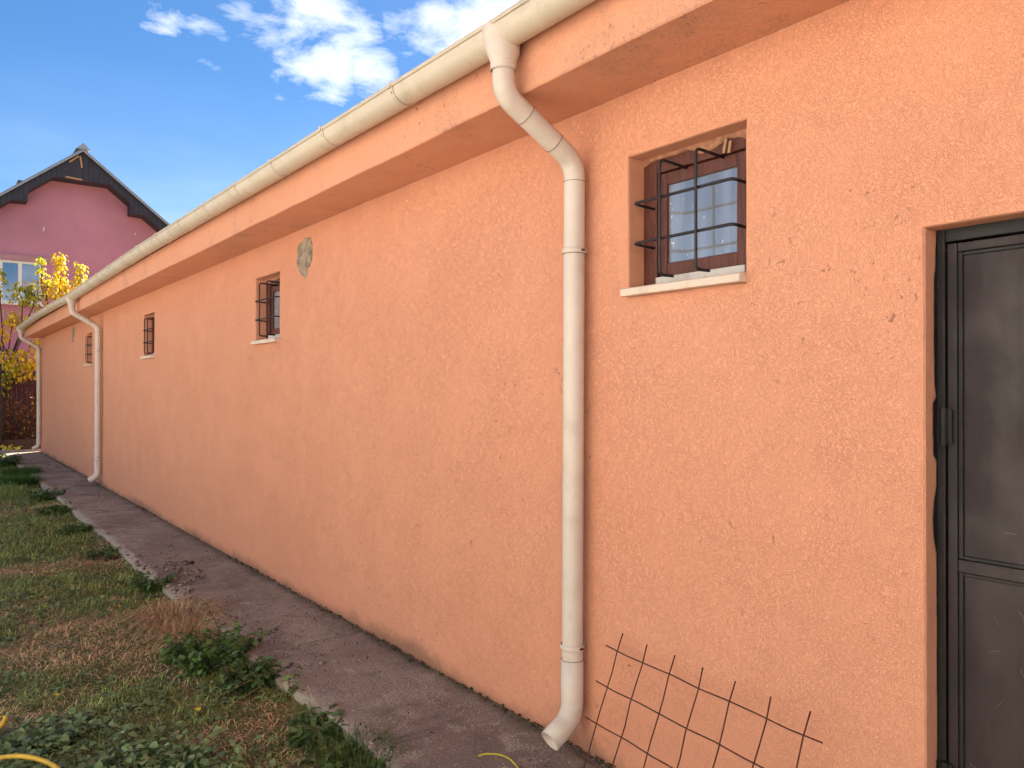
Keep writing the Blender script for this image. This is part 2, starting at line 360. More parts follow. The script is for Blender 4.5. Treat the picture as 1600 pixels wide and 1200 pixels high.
M_LITTER = vcol('litter_bits', .9, 0, .2)
M_CHIP = vcol('concrete_crumb', .95, 0, .2)

# ================================================================== the ground
WX = 2.31                                   # face of the orange wall
def ground_z(x, y):
    x = np.asarray(x, float); y = np.asarray(y, float)
    z = -.055 + .030 * (fnoise(x, y, 1.3, 3) - .5) * 2 + .012 * (vnoise(x, y, 6, 2, 2) - .5)
    return z
gx = np.unique(np.concatenate([[-400, -150, -60, -30, -18], np.arange(-12, -3, .5), np.arange(-3, 1.75, .06), np.arange(1.75, 4, .25), np.arange(4, 14, 1.), [20, 40, 90, 200, 400]]))
gy = np.unique(np.concatenate([[-400, -150, -60, -25], np.arange(-12, 0, .8), np.arange(0, 26, .08), np.arange(26, 40, 1.), [50, 80, 150, 400, 900]]))
XX, YY = np.meshgrid(gx, gy, indexing='ij'); ZZ = ground_z(XX, YY)
V = np.stack([XX, YY, ZZ], -1).reshape(-1, 3); ny = len(gy); i, j = np.meshgrid(np.arange(len(gx) - 1), np.arange(ny - 1), indexing='ij'); a = (i * ny + j).ravel()
ground = np_mesh('ground', V, [np.stack([a, a + ny, a + ny + 1, a + 1], 1)], None, M_SOIL, smooth=True); sset(ground, kind='structure')

# concrete path: slabs butted end to end with open joints
path = empty('path'); sset(path, kind='structure')
def edge_x(y): return 1.545 + .05 * (fnoise(y, y * 0 + 3.3, .55, 2) - .5) * 2 + .035 * (vnoise(y, y * 0, 3.1) - .5) + .03 * (vnoise(y, y * 0 + 7, 9) - .5)
def slab(y0, y1, dz):
    ys = np.linspace(y0 + .006, y1 - .006, max(4, int((y1 - y0) / .09))); ex = edge_x(ys); n = 12; V = []; F = []
    for k, y in enumerate(ys):
        for q in range(n + 1):
            x = ex[k] + (WX + .05 - ex[k]) * q / n
            z = dz + .010 * (float(fnoise(x, y, 1.1, 6)) - .5) + .004 * (float(vnoise(x, y, 7)) - .5) - (.010 if q == 0 else 0) - .006 * (k in (0, len(ys) - 1))
            V.append((x, y, z))
        V.append((ex[k] + .01, y, -.12))
    m = n + 2
    for k in range(len(ys) - 1):
        for q in range(n): F.append((k * m + q, k * m + q + 1, (k + 1) * m + q + 1, (k + 1) * m + q))
        F.append((k * m + n + 1, k * m, (k + 1) * m, (k + 1) * m + n + 1))
    for k in (0, len(ys) - 1):
        F.append(tuple([k * m + q for q in range(n + 1)] + [k * m + n + 1]))
    b = MB(); b.add(V, F); return b.build('slab', M_PATH, path, smooth=False)
for y0, y1, dz in ((-6, 4.62, .0), (4.62, 9.4, .002), (9.4, 14.15, .004), (14.15, 16.55, .018), (16.55, 22.35, .012)): slab(y0, y1, dz)

# ================================================================== the orange building
bld = empty('orange_building', (WX, 8, 0), label='long low orange stuccoed outbuilding with cream gutter and small barred windows', cat='building')
def child(o, parent=None):
    p = parent or bld; o.parent = p
    if p is bld: o.matrix_parent_inverse = Matrix.Translation((-WX, -8, 0))
    return o
WIN_Y = [1.660, 6.140, 10.430, 14.930]; WW = .565; WZ0, WZ1 = 1.975, 2.547
DY0, DY1, DZ1 = .06, 1.043, 2.062
Y0, Y1, EZ = -5.2, 22.15, 2.815
openings = [(y, y + WW, WZ0, WZ1) for y in WIN_Y] + [(DY0, DY1, -.12, DZ1)]
def wall_mesh():
    ys = set(np.round(np.concatenate([np.arange(Y0, 0, .3), np.arange(0, 8, .075), np.arange(8, Y1, .15), [Y1]]), 4)); zs = set(np.round(np.concatenate([[-.12], np.arange(0, EZ, .075), [EZ]]), 4))
    for a, b, c, d in openings: ys |= {a, b}; zs |= {c, d}
    def clean(s, keep):
        s = sorted(s); r = [s[0]]
        for v in s[1:]:
            if v - r[-1] < .02:
                if v in keep: r[-1] = v if r[-1] not in keep else r[-1]
                if v in keep and r[-1] != v: r.append(v)
            else: r.append(v)
        return r
    ys = clean(ys, {q for o in openings for q in o[:2]} | {Y1, Y0}); zs = clean(zs, {q for o in openings for q in o[2:]} | {EZ, -.12})
    nz = len(zs); V = []; F = []
    ind = lambda i, j: i * nz + j
    for y in ys:
        for z in zs:
            dx = .007 * (float(fnoise(y, z, .9, 4)) - .5) + .004 * (float(vnoise(y, z, 5)) - .5)
            jy = .006 * (float(vnoise(y, z, 9, 3)) - .5); jz = .006 * (float(vnoise(y, z, 9, 8)) - .5)
            edge = any(abs(y - q) < 1e-6 and o[2] - 1e-6 <= z <= o[3] + 1e-6 for o in openings for q in o[:2]) or any(abs(z - q) < 1e-6 and o[0] - 1e-6 <= y <= o[1] + 1e-6 for o in openings for q in o[2:])
            V.append((WX + dx, y + (jy if edge else 0), z + (jz if edge else 0)))
    def inop(y, z): return any(o[0] < y < o[1] and o[2] < z < o[3] for o in openings)
    for i in range(len(ys) - 1):
        for j in range(nz - 1):
            if not inop((ys[i] + ys[i + 1]) / 2, (zs[j] + zs[j + 1]) / 2): F.append((ind(i, j), ind(i, j + 1), ind(i + 1, j + 1), ind(i + 1, j)))
    for o in openings:          # reveals, three steps deep
        ii = [k for k, y in enumerate(ys) if o[0] - 1e-6 <= y <= o[1] + 1e-6]; jj = [k for k, z in enumerate(zs) if o[2] - 1e-6 <= z <= o[3] + 1e-6]
        loop = [(i, jj[-1]) for i in ii] + [(ii[-1], j) for j in jj[::-1][1:]] + [(i, jj[0]) for i in ii[::-1][1:]] + [(ii[0], j) for j in jj[1:]]
        prev = [ind(*q) for q in loop]
        for i, j in loop:           # chamfered arris
            q = V[ind(i, j)]
            V[ind(i, j)] = (q[0], q[1] + .006 * ((i == ii[-1]) - (i == ii[0])), q[2] + .006 * ((j == jj[-1]) - (j == jj[0] and o[2] > 0)))
        for dep in (.006, .05, .3):
            cur = []
            for i, j in loop:
                y, z = ys[i], zs[j]; q = V[ind(i, j)]; cur.append(len(V))
                # rounded arris: the opening starts a touch wider
                V.append((WX + dep, y + (q[1] - y) * .3, z + (q[2] - z) * .3))
            for k in range(len(loop)):
                k2 = (k + 1) % len(loop); F.append((prev[k], prev[k2], cur[k2], cur[k]))
            prev = cur
    return V, F
V, F = wall_mesh(); b = MB(); b.add(V, F); wall = child(b.build('wall', M_ST, None, smooth=False))
b = MB()
b.box(WX + .002, 8.9, Y1 - .3, Y1 - .001, -.1, 2.80); b.box(8.6, 8.9, Y0, Y1 - .301, -.1, 2.80); b.box(WX + .31, 8.599, Y0, Y0 + .3, -.1, 2.80)
child(b.build('rear_wall', M_ST2))
b = MB(); b.box(WX + .301, WX + .33, Y0 + .32, Y1 - .32, -.1, 2.79); child(b.build('dark_backing', M_DARK))  # black sheet behind the openings, its colour standing in for the unlit interior
# gable fillings under the roof
for yy in (Y0 + .05, Y1 - .05):
    b = MB(); b.prism([(2.0, 3.035), (5.62, 4.42), (9.2, 3.035), (8.9, 2.802), (2.32, 2.818)], 1, yy - .05, yy + .05)
    V = [(v[0], v[1], v[2]) for v in b.V]; child(b.build('gable', M_ST2))
# boxed eave: two runs, the far one set back a little
def eave(y0, y1, xf, zb):
    n = max(2, int((y1 - y0) / .25)); ys = np.linspace(y0, y1, n + 1); V = []; F = []
    prof = [(WX + .02, zb + .004), (xf + .16, zb), (xf + .006, zb), (xf, zb + .006), (xf, zb + .12), (xf, 3.04), (WX + .02, 3.04)]
    for y in ys:
        w_ = .006 * (float(fnoise(y, 2., .8)) - .5); u = .006 * (float(vnoise(y, 5., 3.)) - .5)
        for k, (x, z) in enumerate(prof): V.append((x + (w_ if k in (2, 3, 4, 5) else 0), y, z + (w_ + u if k in (1, 2, 3) else 0)))
    m = len(prof)
    for k in range(n):
        for q in range(m): F.append((k * m + q, k * m + (q + 1) % m, (k + 1) * m + (q + 1) % m, (k + 1) * m + q))
    F += [tuple(range(m)), tuple(range(n * m, n * m + m))[::-1]]
    b = MB(); b.add(V, F); return child(b.build('eave', M_ST2))
eave(Y0 - .1, 13.72, 1.958, 2.812); eave(13.745, Y1 + .12, 1.972, 2.818)
# roof: tiled sheet and the single tiles along the eave
def zroof(x): return 3.062 + (x - 1.9) * .38
b = MB(); pitch = .2; ny_ = int((Y1 - Y0 + .3) / pitch); ys = []; hs_ = []
for k in range(ny_):
    for q, h in ((0, .0), (.25, .012), (.45, .045), (.7, .052), (.9, .02)): ys.append(Y0 - .12 + (k + q) * pitch); hs_.append(h)
V = []
for x in (1.99, 5.62): V += [(x, y, zroof(x) + h) for y, h in zip(ys, hs_)]
V += [(9.25, y, zroof(1.99) + h) for y, h in zip(ys, hs_)]
m = len(ys); F = [(r * m + k, r * m + k + 1, (r + 1) * m + k + 1, (r + 1) * m + k) for r in range(2) for k in range(m - 1)]
V2 = len(V); b.add(V, F); roof = child(b.build('roof', M_TILE))
tile_me = None
for k in range(ny_):
    y = Y0 - .12 + k * pitch
    if tile_me is None:
        tb = MB(); pr = [(0, 0), (.05, .014), (.085, .046), (.14, .054), (.18, .022), (.205, .016)]; VV = []
        for x, dz in ((0, 0), (.24, .24 * .38)):
            VV += [(x, p_, dz + h + .006) for p_, h in pr] + [(x, p_, dz + h - .010) for p_, h in pr]
        n = len(pr); FF = []
        for q in range(n - 1): FF += [(q, q + 1, 2 * n + q + 1, 2 * n + q), (n + q, 3 * n + q, 3 * n + q + 1, n + q + 1), (q, n + q, n + q + 1, q + 1)]
        FF += [(0, 2 * n, 3 * n, n), (n - 1, 2 * n - 1, 4 * n - 1, 3 * n - 1)]
        tb.add(VV, FF); t_ = tb.build('tile', M_TILE); tile_me = t_.data
    else:
        t_ = bpy.data.objects.new('tile', tile_me); link(t_)
    lift = .0
    if abs(y - 2.38) < .11 or abs(y - 2.60) < .09: lift = .022
    t_.location = (1.886 + random.uniform(-.008, .006) - 0, y, zroof(1.886) - .004 + lift); t_.rotation_euler = (0, random.uniform(-.01, .01), random.uniform(-.02, .02))
    t_.parent = roof; t_.matrix_parent_inverse = Matrix.Translation((0, 0, 0))
# parts below are built in world coordinates; the roof carries the offset of the building
roof.parent = None
roof.parent = bld; roof.matrix_parent_inverse = Matrix.Translation((-WX, -8, 0))

# gutter ------------------------------------------------------------
GXC, GR = 1.874, .077
def gut_z(y): return float(np.interp(y, [-5.3, 2.5, 4.1, 9.0, 12, 13.97, 15.5, 18.6, 21.0, 22.3], [3.075, 3.052, 3.066, 3.085, 3.07, 3.05, 3.082, 3.095, 3.062, 3.05]))
def gutter_run():
    V = []; F = []; ys = np.concatenate([np.arange(-5.3, 22.27, .25), [22.27]])
    prof = []
    for k in range(5): a = math.pi * (.55 + k * .4); prof.append((-GR - .004 + .0085 * math.cos(a), .004 + .0085 * math.sin(a)))   # rolled bead
    prof = [(-GR + .004, .006), (-GR - .002, .012), (-GR - .010, .009), (-GR - .012, .001), (-GR - .006, -.006)]
    for k in range(0, 15): a = math.pi + math.pi * k / 14; prof.append((GR * math.cos(a), GR * math.sin(a)))
    for k in range(14, -1, -1): a = math.pi + math.pi * k / 14; prof.append(((GR - .004) * math.cos(a), (GR - .004) * math.sin(a)))
    m = len(prof)
    for y in ys:
        z = gut_z(y)
        for x, h in prof: V.append((GXC + x, y, z + h))
    for k in range(len(ys) - 1):
        for q in range(m): F.append((k * m + q, k * m + (q + 1) % m, (k + 1) * m + (q + 1) % m, (k + 1) * m + q))
    # far stop end
    n0 = (len(ys) - 1) * m; F.append(tuple(n0 + q for q in range(5, 20)))
    F.append(tuple(q for q in range(5, 20)))
    b = MB(); b.add(V, F); o = b.build('gutter', M_PVC, None, smooth=True)
    md = o.modifiers.new('Edge', 'EDGE_SPLIT'); md.split_angle = R(40); return child(o)
gutter = gutter_run(); gutter['label'] = 'dirty cream half-round rain gutter along the eave'
GI = Matrix.Translation((0, 0, 0))
br_me = None
def bracket_mesh():
    b = MB(); pts = []; W2 = .011
    prof = []
    for k in range(15): a = math.pi + math.pi * k / 14; prof.append(((GR + .0035) * math.cos(a), (GR + .0035) * math.sin(a)))
    V = []; F = []
    for yy in (-W2, -W2 * .5, W2 * .5, W2):
        e = -.002 if abs(yy) > W2 * .6 else .001
        for x, z in prof: V.append((x * (1 + e / GR), yy, z * (1 + e / GR)))
    for r in range(3):
        for k in range(14): F.append((r * 15 + k, r * 15 + k + 1, (r + 1) * 15 + k + 1, (r + 1) * 15 + k))
    b.add(V, F)
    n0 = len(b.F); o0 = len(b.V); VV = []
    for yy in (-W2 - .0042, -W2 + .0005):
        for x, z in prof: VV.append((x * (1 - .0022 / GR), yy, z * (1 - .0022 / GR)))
    b.add(VV, [(k, k + 1, 16 + k, 15 + k) for k in range(14)]); b.dark = (n0, n0 + 14)  # dark strip beside the strap, painted in as its shadow line
    b.box(-GR - .0155, -GR + .004, -W2, W2, -.010, .0155)          # clip over the bead
    b.tube([(-GR - .003, W2 * .2, -.030), (-GR + .010, W2 * .2, -.034)], .006, 6)
    return b
for y in [-4.6, -3.8, -3.0, -2.2, -1.4, -.6, .2, 1.0, 1.75, 3.31, 4.13, 4.94, 5.68, 6.47, 7.26, 8.05, 8.88, 9.7, 10.5, 11.3, 12.1, 12.9, 14.7, 15.5, 16.3, 17.1, 17.9, 18.7, 19.5, 20.3, 21.1]:
    if br_me is None:
        bb_ = bracket_mesh(); o = bb_.build('bracket', M_PVC, None, smooth=False); br_me = o.data; br_me.materials.append(M_SEAM_SHADE)
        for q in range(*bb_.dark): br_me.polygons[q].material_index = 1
    else: o = bpy.data.objects.new('bracket', br_me); link(o)
    o.location = (GXC, y, gut_z(y)); o.parent = gutter

# downpipes -----------------------------------------------------------
def downpipe(yt, yb, label, zfoot=.135, pr=.046):
    zt = gut_z(yt); xw = WX - .066
    b = MB(); ring = []; S = 24; V = []; F = []     # hopper that hangs round the gutter
    prof = [(.006, .080, .086, .0), (-.035, .077, .087, .0), (-.068, .068, .080, 0), (-.095, .060, .070, 0), (-.122, .0525, .056, 0), (-.130, .0505, .051, 0), (-.165, .0505, .0505, 0)]
    for h, ay, ax, _ in prof:
        for k in range(S):
            a = 2 * math.pi * k / S; V.append((GXC + ax * math.cos(a) - (0.004 if math.cos(a) < 0 else .012 * (1 if h > -.08 else 0)), yt + ay * math.sin(a), zt + h))
    for r in range(len(prof) - 1):
        for k in range(S): F.append((r * S + k, r * S + (k + 1) % S, (r + 1) * S + (k + 1) % S, (r + 1) * S + k))
    b.add(V, F)
    main = rounded([(GXC, yt, zt - .135), (GXC, yt, 2.795), (xw, yt - .02, 2.575), (xw, yb, .40)], .13, 8)
    pts = []
    for p in main: pts.append(p)
    pb = MB(); pb.tube(pts, pr, 20, caps=False)
    o = child(pb.build('downpipe', M_PIPE, None, smooth=True)); o['label'] = label
    h = b.build('hopper', M_PIPE, None, smooth=True); h.parent = o
    e = MB(); ep = rounded([(xw, yb, .42), (xw, yb + .002, .165), (xw - .125, yb + .004, zfoot - .040)], .12, 10); e.tube(ep, pr + .003, 20, caps=False)
    eo = e.build('elbow', M_PIPE, None, smooth=True); eo.parent = o
    sm = eo.modifiers.new('Solid', 'SOLIDIFY'); sm.thickness = .004; sm.offset = -1
    def ringat(p, d, rad, hw, mat, nm):
        c = MB(); p = Vector(p); d = Vector(d).normalized(); c.tube([p - d * hw, p - d * hw * .7, p + d * hw * .7, p + d * hw], [rad - .002, rad, rad, rad - .002], 20, caps=False)
        q = c.build(nm, mat, None, smooth=True); q.parent = o; return q
    up = Vector((0, yt - .02 - yb, 2.575 - .4)).normalized()
    at = lambda z: Vector((xw, yb + (yt - .02 - yb) * (z - .4) / (2.575 - .4), z))
    for z in (2.19, .475):
        ringat(at(z), up, pr + .007, .011, M_PIPE, 'clamp'); ringat(at(z - .012), up, pr + .0012, .0012, M_SEAM_SHADE, 'joint')
        k = MB(); p = at(z); k.tube([p + Vector((-.006, -pr - .009, 0)), p + Vector((.012, -pr - .009, 0))], .0045, 8)
        kk = k.build('clamp_bolt', M_RUST, None); kk.parent = o
        k = MB(); k.box(xw + pr, WX + .01, p.y - .008, p.y + .008, z - .006, z + .006); kk = k.build('wall_bracket', M_PIPE, None); kk.parent = o
    ringat(at(2.49), up, pr + .0015, .0013, M_SEAM_SHADE, 'joint'); ringat(at(.42), up, pr + .0036, .0012, M_SEAM_SHADE, 'joint')
    i1 = 9; d = (main[10] - main[9]).normalized()
    sl_ = (Vector((xw, yt - .02, 2.575)) - Vector((GXC, yt, 2.795))); mid0 = Vector((GXC, yt, 2.795)) + sl_ * .30; mid1 = Vector((GXC, yt, 2.795)) + sl_ * .70
    ringat(mid0, sl_, pr + .0022, .0013, M_SEAM_SHADE, 'joint'); ringat(mid1, sl_, pr + .0022, .0013, M_SEAM_SHADE, 'joint')
    ringat((GXC, yt, zt - .138), (0, 0, 1), pr + .0078, .005, M_PIPE, 'collar')
    return o
downpipe(2.505, 2.50, 'nearest cream downpipe, between the big barred window and the path')
downpipe(13.97, 13.97, 'middle cream downpipe beside the farthest window')
downpipe(22.02, 21.96, 'far cream downpipe at the end of the building')

# windows ---------------------------------------------------------------
def window(y0, first):
    n0 = MB(); X0 = .092            # frame face behind the wall face
    n0.box(X0, X0 + .06, .497, WW + .02, .0, WZ1 - WZ0 + .02); n0.box(X0, X0 + .06, -.02, .062, .0, WZ1 - WZ0 + .02)
    n0.box(X0 + .002, X0 + .06, .0625, .4965, .508, WZ1 - WZ0 + .02)
    fr = child(n0.build('window', M_WOOD, None, bevel=.004)); fr.location = (WX, y0, WZ0)
    s = MB(); a, bq = .064, .495; z0, z1 = .078, .506
    s.box(X0 + .018, X0 + .05, a, a + .052, z0, z1); s.box(X0 + .018, X0 + .05, bq - .036, bq, z0, z1); s.box(X0 + .019, X0 + .05, a + .0525, bq - .0365, z0, z0 + .056); s.box(X0 + .019, X0 + .05, a + .0525, bq - .0365, z1 - .05, z1)
    s.build('sash', M_WOOD, fr, bevel=.004)
    p = MB(); p.box(X0 + .034, X0 + .038, a + .05, bq - .034, z0 + .054, z1 - .048); p.build('pane', M_PANE, fr)
    t = MB(); t.box(X0 - .008, X0 + .05, .0625, .4965, .046, .0765); t.build('threshold', M_WHITE, fr, bevel=.003)
    q = MB(); q.prism([(-.046, -.004), (-.046, .024), (-.04, .028), (.15, .046), (.15, .0), (-.032, -.004)], 1, -.008, WW + .006); V = q.V
    # prism(axis=1): tuples are (x, z)
    q.build('sill', M_SILL, fr, bevel=.003)
    c = MB()        # broken plaster along the head
    top = WZ1 - WZ0
    nn = 44; VV = []
    for k in range(nn + 1):
        y = -.012 + k * (WW + .024) / nn; h = .010 + .030 * max(0, float(fnoise(y + y0 * 3, 1.3, 9.)) - .33) * 2.2 + (.034 * max(0, 1 - y / .1)) + .004 * random.random()
        VV += [(X0 - .010, y, top + .012), (X0 - .008 - .004 * random.random(), y, top - h * .7), (X0 - .003, y, top - h), (X0 + .01, y, top - h + .002)]
    c.add(VV, [(k * 4 + q, k * 4 + q + 1, k * 4 + q + 5, k * 4 + q + 4) for k in range(nn) for q in range(3)])
    c.build('plaster_edge', M_CRUMB, fr)
    bars = []
    for yv in (.186, .362):
        zt_, zb_ = .512, .062; pts = rounded([(X0 + .012, yv - .012, zt_ - .012), (-.040, yv, zt_), (-.040, yv, zb_), (.030, yv - .006, zb_)], .022, 5); bars.append(pts)
    for zh in (.206, .368):
        pts = rounded([(X0 + .012, .51, zh - .006), (-.027, .512, zh), (-.027, .032, zh), (X0 + .012, .035, zh - .004)], .022, 5); bars.append(pts)
    for pts in bars:
        o = MB(); o.tube(pts, .0060, 10); o.build('window_bar', M_BAR, fr, smooth=True)
    if first:
        for ya, za, yb_, zb_ in ((.14, .56, .150, .505), (.12, .545, .127, .50)):
            o = MB(); o.obox((X0 - .012, ya, za), (X0 - .014, yb_, zb_), .010, .006, up=(1, 0, 0)); o.build('splinter', M_RAWWOOD, fr)
    return fr
labs = ['large near barred window with dusty bluish pane', 'barred window below the bare plaster patch', 'third small barred window along the wall', 'farthest small barred window half hidden by the middle downpipe']
for k, y in enumerate(WIN_Y): window(y, k == 0)['label'] = labs[k]

# bare plaster patches
def patch(yc, zc, hy_, hz, seed, label):
    r = np.random.default_rng(seed); n = 36; V = [(WX - .012, yc, zc)]; F = []
    for rr, dx in ((.55, -.013), (.9, -.010), (1.0, .003)):
        for k in range(n):
            a = 2 * math.pi * k / n; w_ = 1 + .42 * (float(fnoise(math.cos(a) * 1.3 + seed, math.sin(a) * 1.3, 1.1)) - .5) * 2 + .10 * (r.random() - .5)
            V.append((WX + dx + .003 * (r.random() - .5) * (rr < 1), yc + hy_ * rr * w_ * math.cos(a) * (1 + .12 * math.sin(a)), zc + hz * rr * w_ * math.sin(a)))
    F += [(0, 1 + k, 1 + (k + 1) % n) for k in range(n)]
    for q in range(2): F += [(1 + q * n + k, 1 + (q + 1) * n + k, 1 + (q + 1) * n + (k + 1) % n, 1 + q * n + (k + 1) % n) for k in range(n)]
    b = MB(); b.add(V, F); o = child(b.build('plaster_patch', M_PLASTER, None)); o['label'] = label
patch(5.615, 2.582, .150, .168, 3, 'bare grey plaster patch high on the wall'); patch(17.0, 2.62, .17, .16, 5, 'small grey plaster patch near the far end')

# steel door --------------------------------------------------------------
dx = WX + .072
f = MB(); f.box(dx, dx + .05, DY1 - .022, DY1 + .02, -.05, DZ1 + .02); f.box(dx, dx + .05, DY0 - .02, DY0 + .022, -.05, DZ1 + .02); f.box(dx + .001, dx + .05, DY0 + .0225, DY1 - .0225, DZ1 - .036, DZ1 + .02)
door = MB(); door.box(dx + .020, dx + .045, DY0 + .025, DY1 - .025, .02, DZ1 - .04)
door = child(door.build('door', M_DOOR, None, bevel=.003)); door['label'] = 'dark brown steel door with sunken panels and cobwebs'
f.build('door_frame', M_DOORF, door, bevel=.003)
lf = MB()       # stiles and rails, proud of the leaf
lf.box(dx + .006, dx + .0195, .990, DY1 - .026, .02, DZ1 - .041); lf.box(dx + .006, dx + .0195, DY0 + .026, DY0 + .08, .02, DZ1 - .041)
for z0, z1 in ((DZ1 - .068, DZ1 - .0415), (1.063, 1.100), (.02, .09)): lf.box(dx + .0065, dx + .0195, DY0 + .0805, .9895, z0, z1)
lf.build('door_rail', M_DOOR, door, bevel=.003)
for z0, z1 in ((1.100, DZ1 - .068), (.09, 1.063)):
    b = MB(); e = .012
    for (a0, a1, c0, c1) in ((.977, .989, z0 + .001, z1 - .001), (DY0 + .081, DY0 + .093, z0 + .001, z1 - .001), (DY0 + .0935, .9765, z0 + .001, z0 + .011), (DY0 + .0935, .9765, z1 - .011, z1 - .001)): b.box(dx + .011, dx + .0195, a0, a1, c0, c1)
    b.build('panel_moulding', M_DOORF, door, bevel=.002)
b = MB(); nn = 120; VV = []
for k in range(nn + 1):
    z = .0 + k * 2.05 / nn; wv = .004 + .022 * max(0, float(fnoise(z, 4.4, 5.)) - .42) * 3 + .003 * random.random() + (.022 if 1.40 < z < 1.56 else 0)
    VV += [(dx + .004, DY1 - .0015, z), (dx - wv, DY1 - .0015, z)]
b.add(VV, [(k * 2, k * 2 + 1, k * 2 + 3, k * 2 + 2) for k in range(nn)]); b.build('paint_smear', M_DOORF, door)
for zc in (1.485, .45):
    b = MB(); b.tube([(dx - .008, 1.022, zc - .055), (dx - .008, 1.022, zc + .055)], .011, 12); b.box(dx - .006, dx - .001, 1.0, 1.046, zc - .05, zc + .05)
    b.build('hinge', M_DOORF, door)
b = MB(); b.tube([(dx - .03, .16, 1.02), (dx - .03, .16, 1.02 + .001), (dx - .03, .27, 1.022)], .009, 8); b.box(dx - .002, dx + .006, .13, .19, .93, 1.09); b.build('door_handle', M_DOORF, door)
b = MB()
for k in range(18):
    y = random.choice([random.uniform(.80, .98), random.uniform(.985, 1.04), random.uniform(.2, 1.0)]); z = random.choice([random.uniform(.45, 1.3), random.uniform(.4, 2.0)])
    p0 = Vector((dx + .004 - .006 * random.random(), y, z)); pts = [p0]; an = random.uniform(0, 6.28)
    for q in range(4):
        an += random.uniform(-.7, .7); p0 = p0 + Vector((random.uniform(-.002, .002), math.cos(an) * .008, math.sin(an) * .010)); pts.append(p0)
    b.tube(pts, random.uniform(.0002, .0005), 3, caps=False)
sset(b.build('cobweb', M_WEB, door), kind='stuff')

# ================================================================== rusty reinforcing mesh
P0 = Vector((2.258, 2.2434, .5203)); U = Vector((-.0092, -.1456, -.0025)); W = Vector((-.0534, .0057, -.1348))
rm = empty('reinforcing_mesh', P0 + W * 3.86, label='rusty square steel reinforcing mesh leaning against the orange wall', cat='steel mesh')
nrm = U.cross(W).normalized()
def bar(a0, b0, a1, b1, off):
    pts = []
    for k in range(9):
        t = k / 8; a = a0 + (a1 - a0) * t; c = b0 + (b1 - b0) * t
        pts.append(P0 + U * a + W * c + nrm * off - (P0 + W * 3.86) + Vector((0, .0030 * math.sin(k * 1.9 + a0 * 3), .0030 * math.cos(k * 2.3 + b0))))
    m = MB(); m.tube(pts, .0026, 6); m.build('wire', M_RUST, rm, smooth=True)
for a in range(7): bar(a + random.uniform(-.03, .03), -.46 - .05 * random.random(), a, 3.85, .003)
for c in range(4): bar(-.46, c, 6.5, c, -.003)

# ================================================================== pink house
HY = 28.0
ph = empty('pink_house', (3.97, HY, 0), label='dusky pink gabled house with charcoal verge boards behind the outbuilding', cat='house')
def hc(o, parent=None):
    o.parent = parent or ph
    if parent is None: o.matrix_parent_inverse = Matrix.Translation((-3.97, -HY, 0))
    return o
AX, AZ, SL = 3.97, 9.02, .80
rz = lambda x: AZ - abs(x - AX) * SL
wl, wr = -.7, 8.6
b = MB(); b.prism([(wl, -.1), (wl, rz(wl) - .25), (AX, AZ - .25), (wr, rz(wr) - .25), (wr, -.1)], 1, HY, HY + 9); hc(b.build('wall', M_PINK))
hl, hr = wl - .55, wr + .55
b = MB(); b.prism([(hl, rz(hl)), (AX, AZ), (hr, rz(hr)), (hr, rz(hr) + .07), (AX, AZ + .09), (hl, rz(hl) + .07)], 1, HY - .66, HY + 9.5); hroof = hc(b.build('roof', M_SHEET))
b = MB(); b.prism([(hl, rz(hl) - .02), (AX, AZ - .02), (hr, rz(hr) - .02), (hr, rz(hr) + .035), (AX, AZ + .045), (hl, rz(hl) + .035)], 1, HY - .69, HY - .662); b.build('verge_trim', M_SHEET, hroof)
b = MB(); b.prism([(AX - .20, AZ + .04), (AX, AZ + .24), (AX + .20, AZ + .04)], 1, HY - .72, HY + 9.5); b.build('ridge_cap', M_SHEET, hroof)
b = MB(); b.box(2.56, 3.1, HY + 2.6, HY + 3.2, 6.6, 8.50); b.box(2.51, 3.15, HY + 2.55, HY + 3.25, 8.50, 8.56); b.build('chimney', M_TILE, hroof)
# charcoal gable boarding: upper boards vertical, each on its own
low_l = [(AX - 2.9, rz(AX - 2.9) - .50), (2.08, 7.30), (2.50, 7.33), (2.50, 7.60), (3.18, 8.14)]
low_r = [(4.72, 8.21), (5.25, 7.85), (5.25, 7.58), (5.62, 7.58), (AX + 2.9, rz(AX + 2.9) - .52)]
low_l = [(hl, rz(hl) - .36)] + [(2.08, 7.22), (2.50, 7.24), (2.50, 7.54), (3.18, 8.09)]
low_r = [(4.74, 8.09), (5.36, 7.58), (5.36, 7.26), (5.78, 7.24), (hr, rz(hr) - .36)]
xs_l = np.array([p[0] for p in low_l + low_r]); zs_l = np.array([p[1] for p in low_l + low_r])
def lowz_(x):
    pts = low_l + low_r
    for (x0, z0), (x1, z1) in zip(pts[:-1], pts[1:]):
        if x0 <= x <= x1 and x1 > x0: return z0 + (z1 - z0) * (x - x0) / (x1 - x0)
    return z0
clad = MB(); clad.prism(low_l + low_r + [(hr, rz(hr) - .025), (AX, AZ - .025), (hl, rz(hl) - .025)], 1, HY - .56, HY - .02)
cl = hc(clad.build('gable_cladding', M_NAVY)); cl['label'] = 'charcoal boarded gable overhang with a broken gap at the peak'
x = hl + .02; k = 0
while x < hr - .1:
    x1 = x + .145
    if not (3.62 < (x + x1) / 2 < 3.95):
        d = .018 + .004 * random.random(); b = MB(); e = .004
        pl = [(x + e, lowz_(x + e + 1e-4) + .012), (x1 - e, lowz_(x1 - e) + .012), (x1 - e, rz(x1 - e) - .03), (x + e, rz(x + e) - .03)]
        if x < AX < x1: pl = pl[:3] + [(AX, AZ - .035)] + pl[3:]
        if pl[2][1] - pl[1][1] > .03: b.prism(pl, 1, HY - .565 - d, HY - .562); b.build('board', M_NAVY, cl)
    x = x1
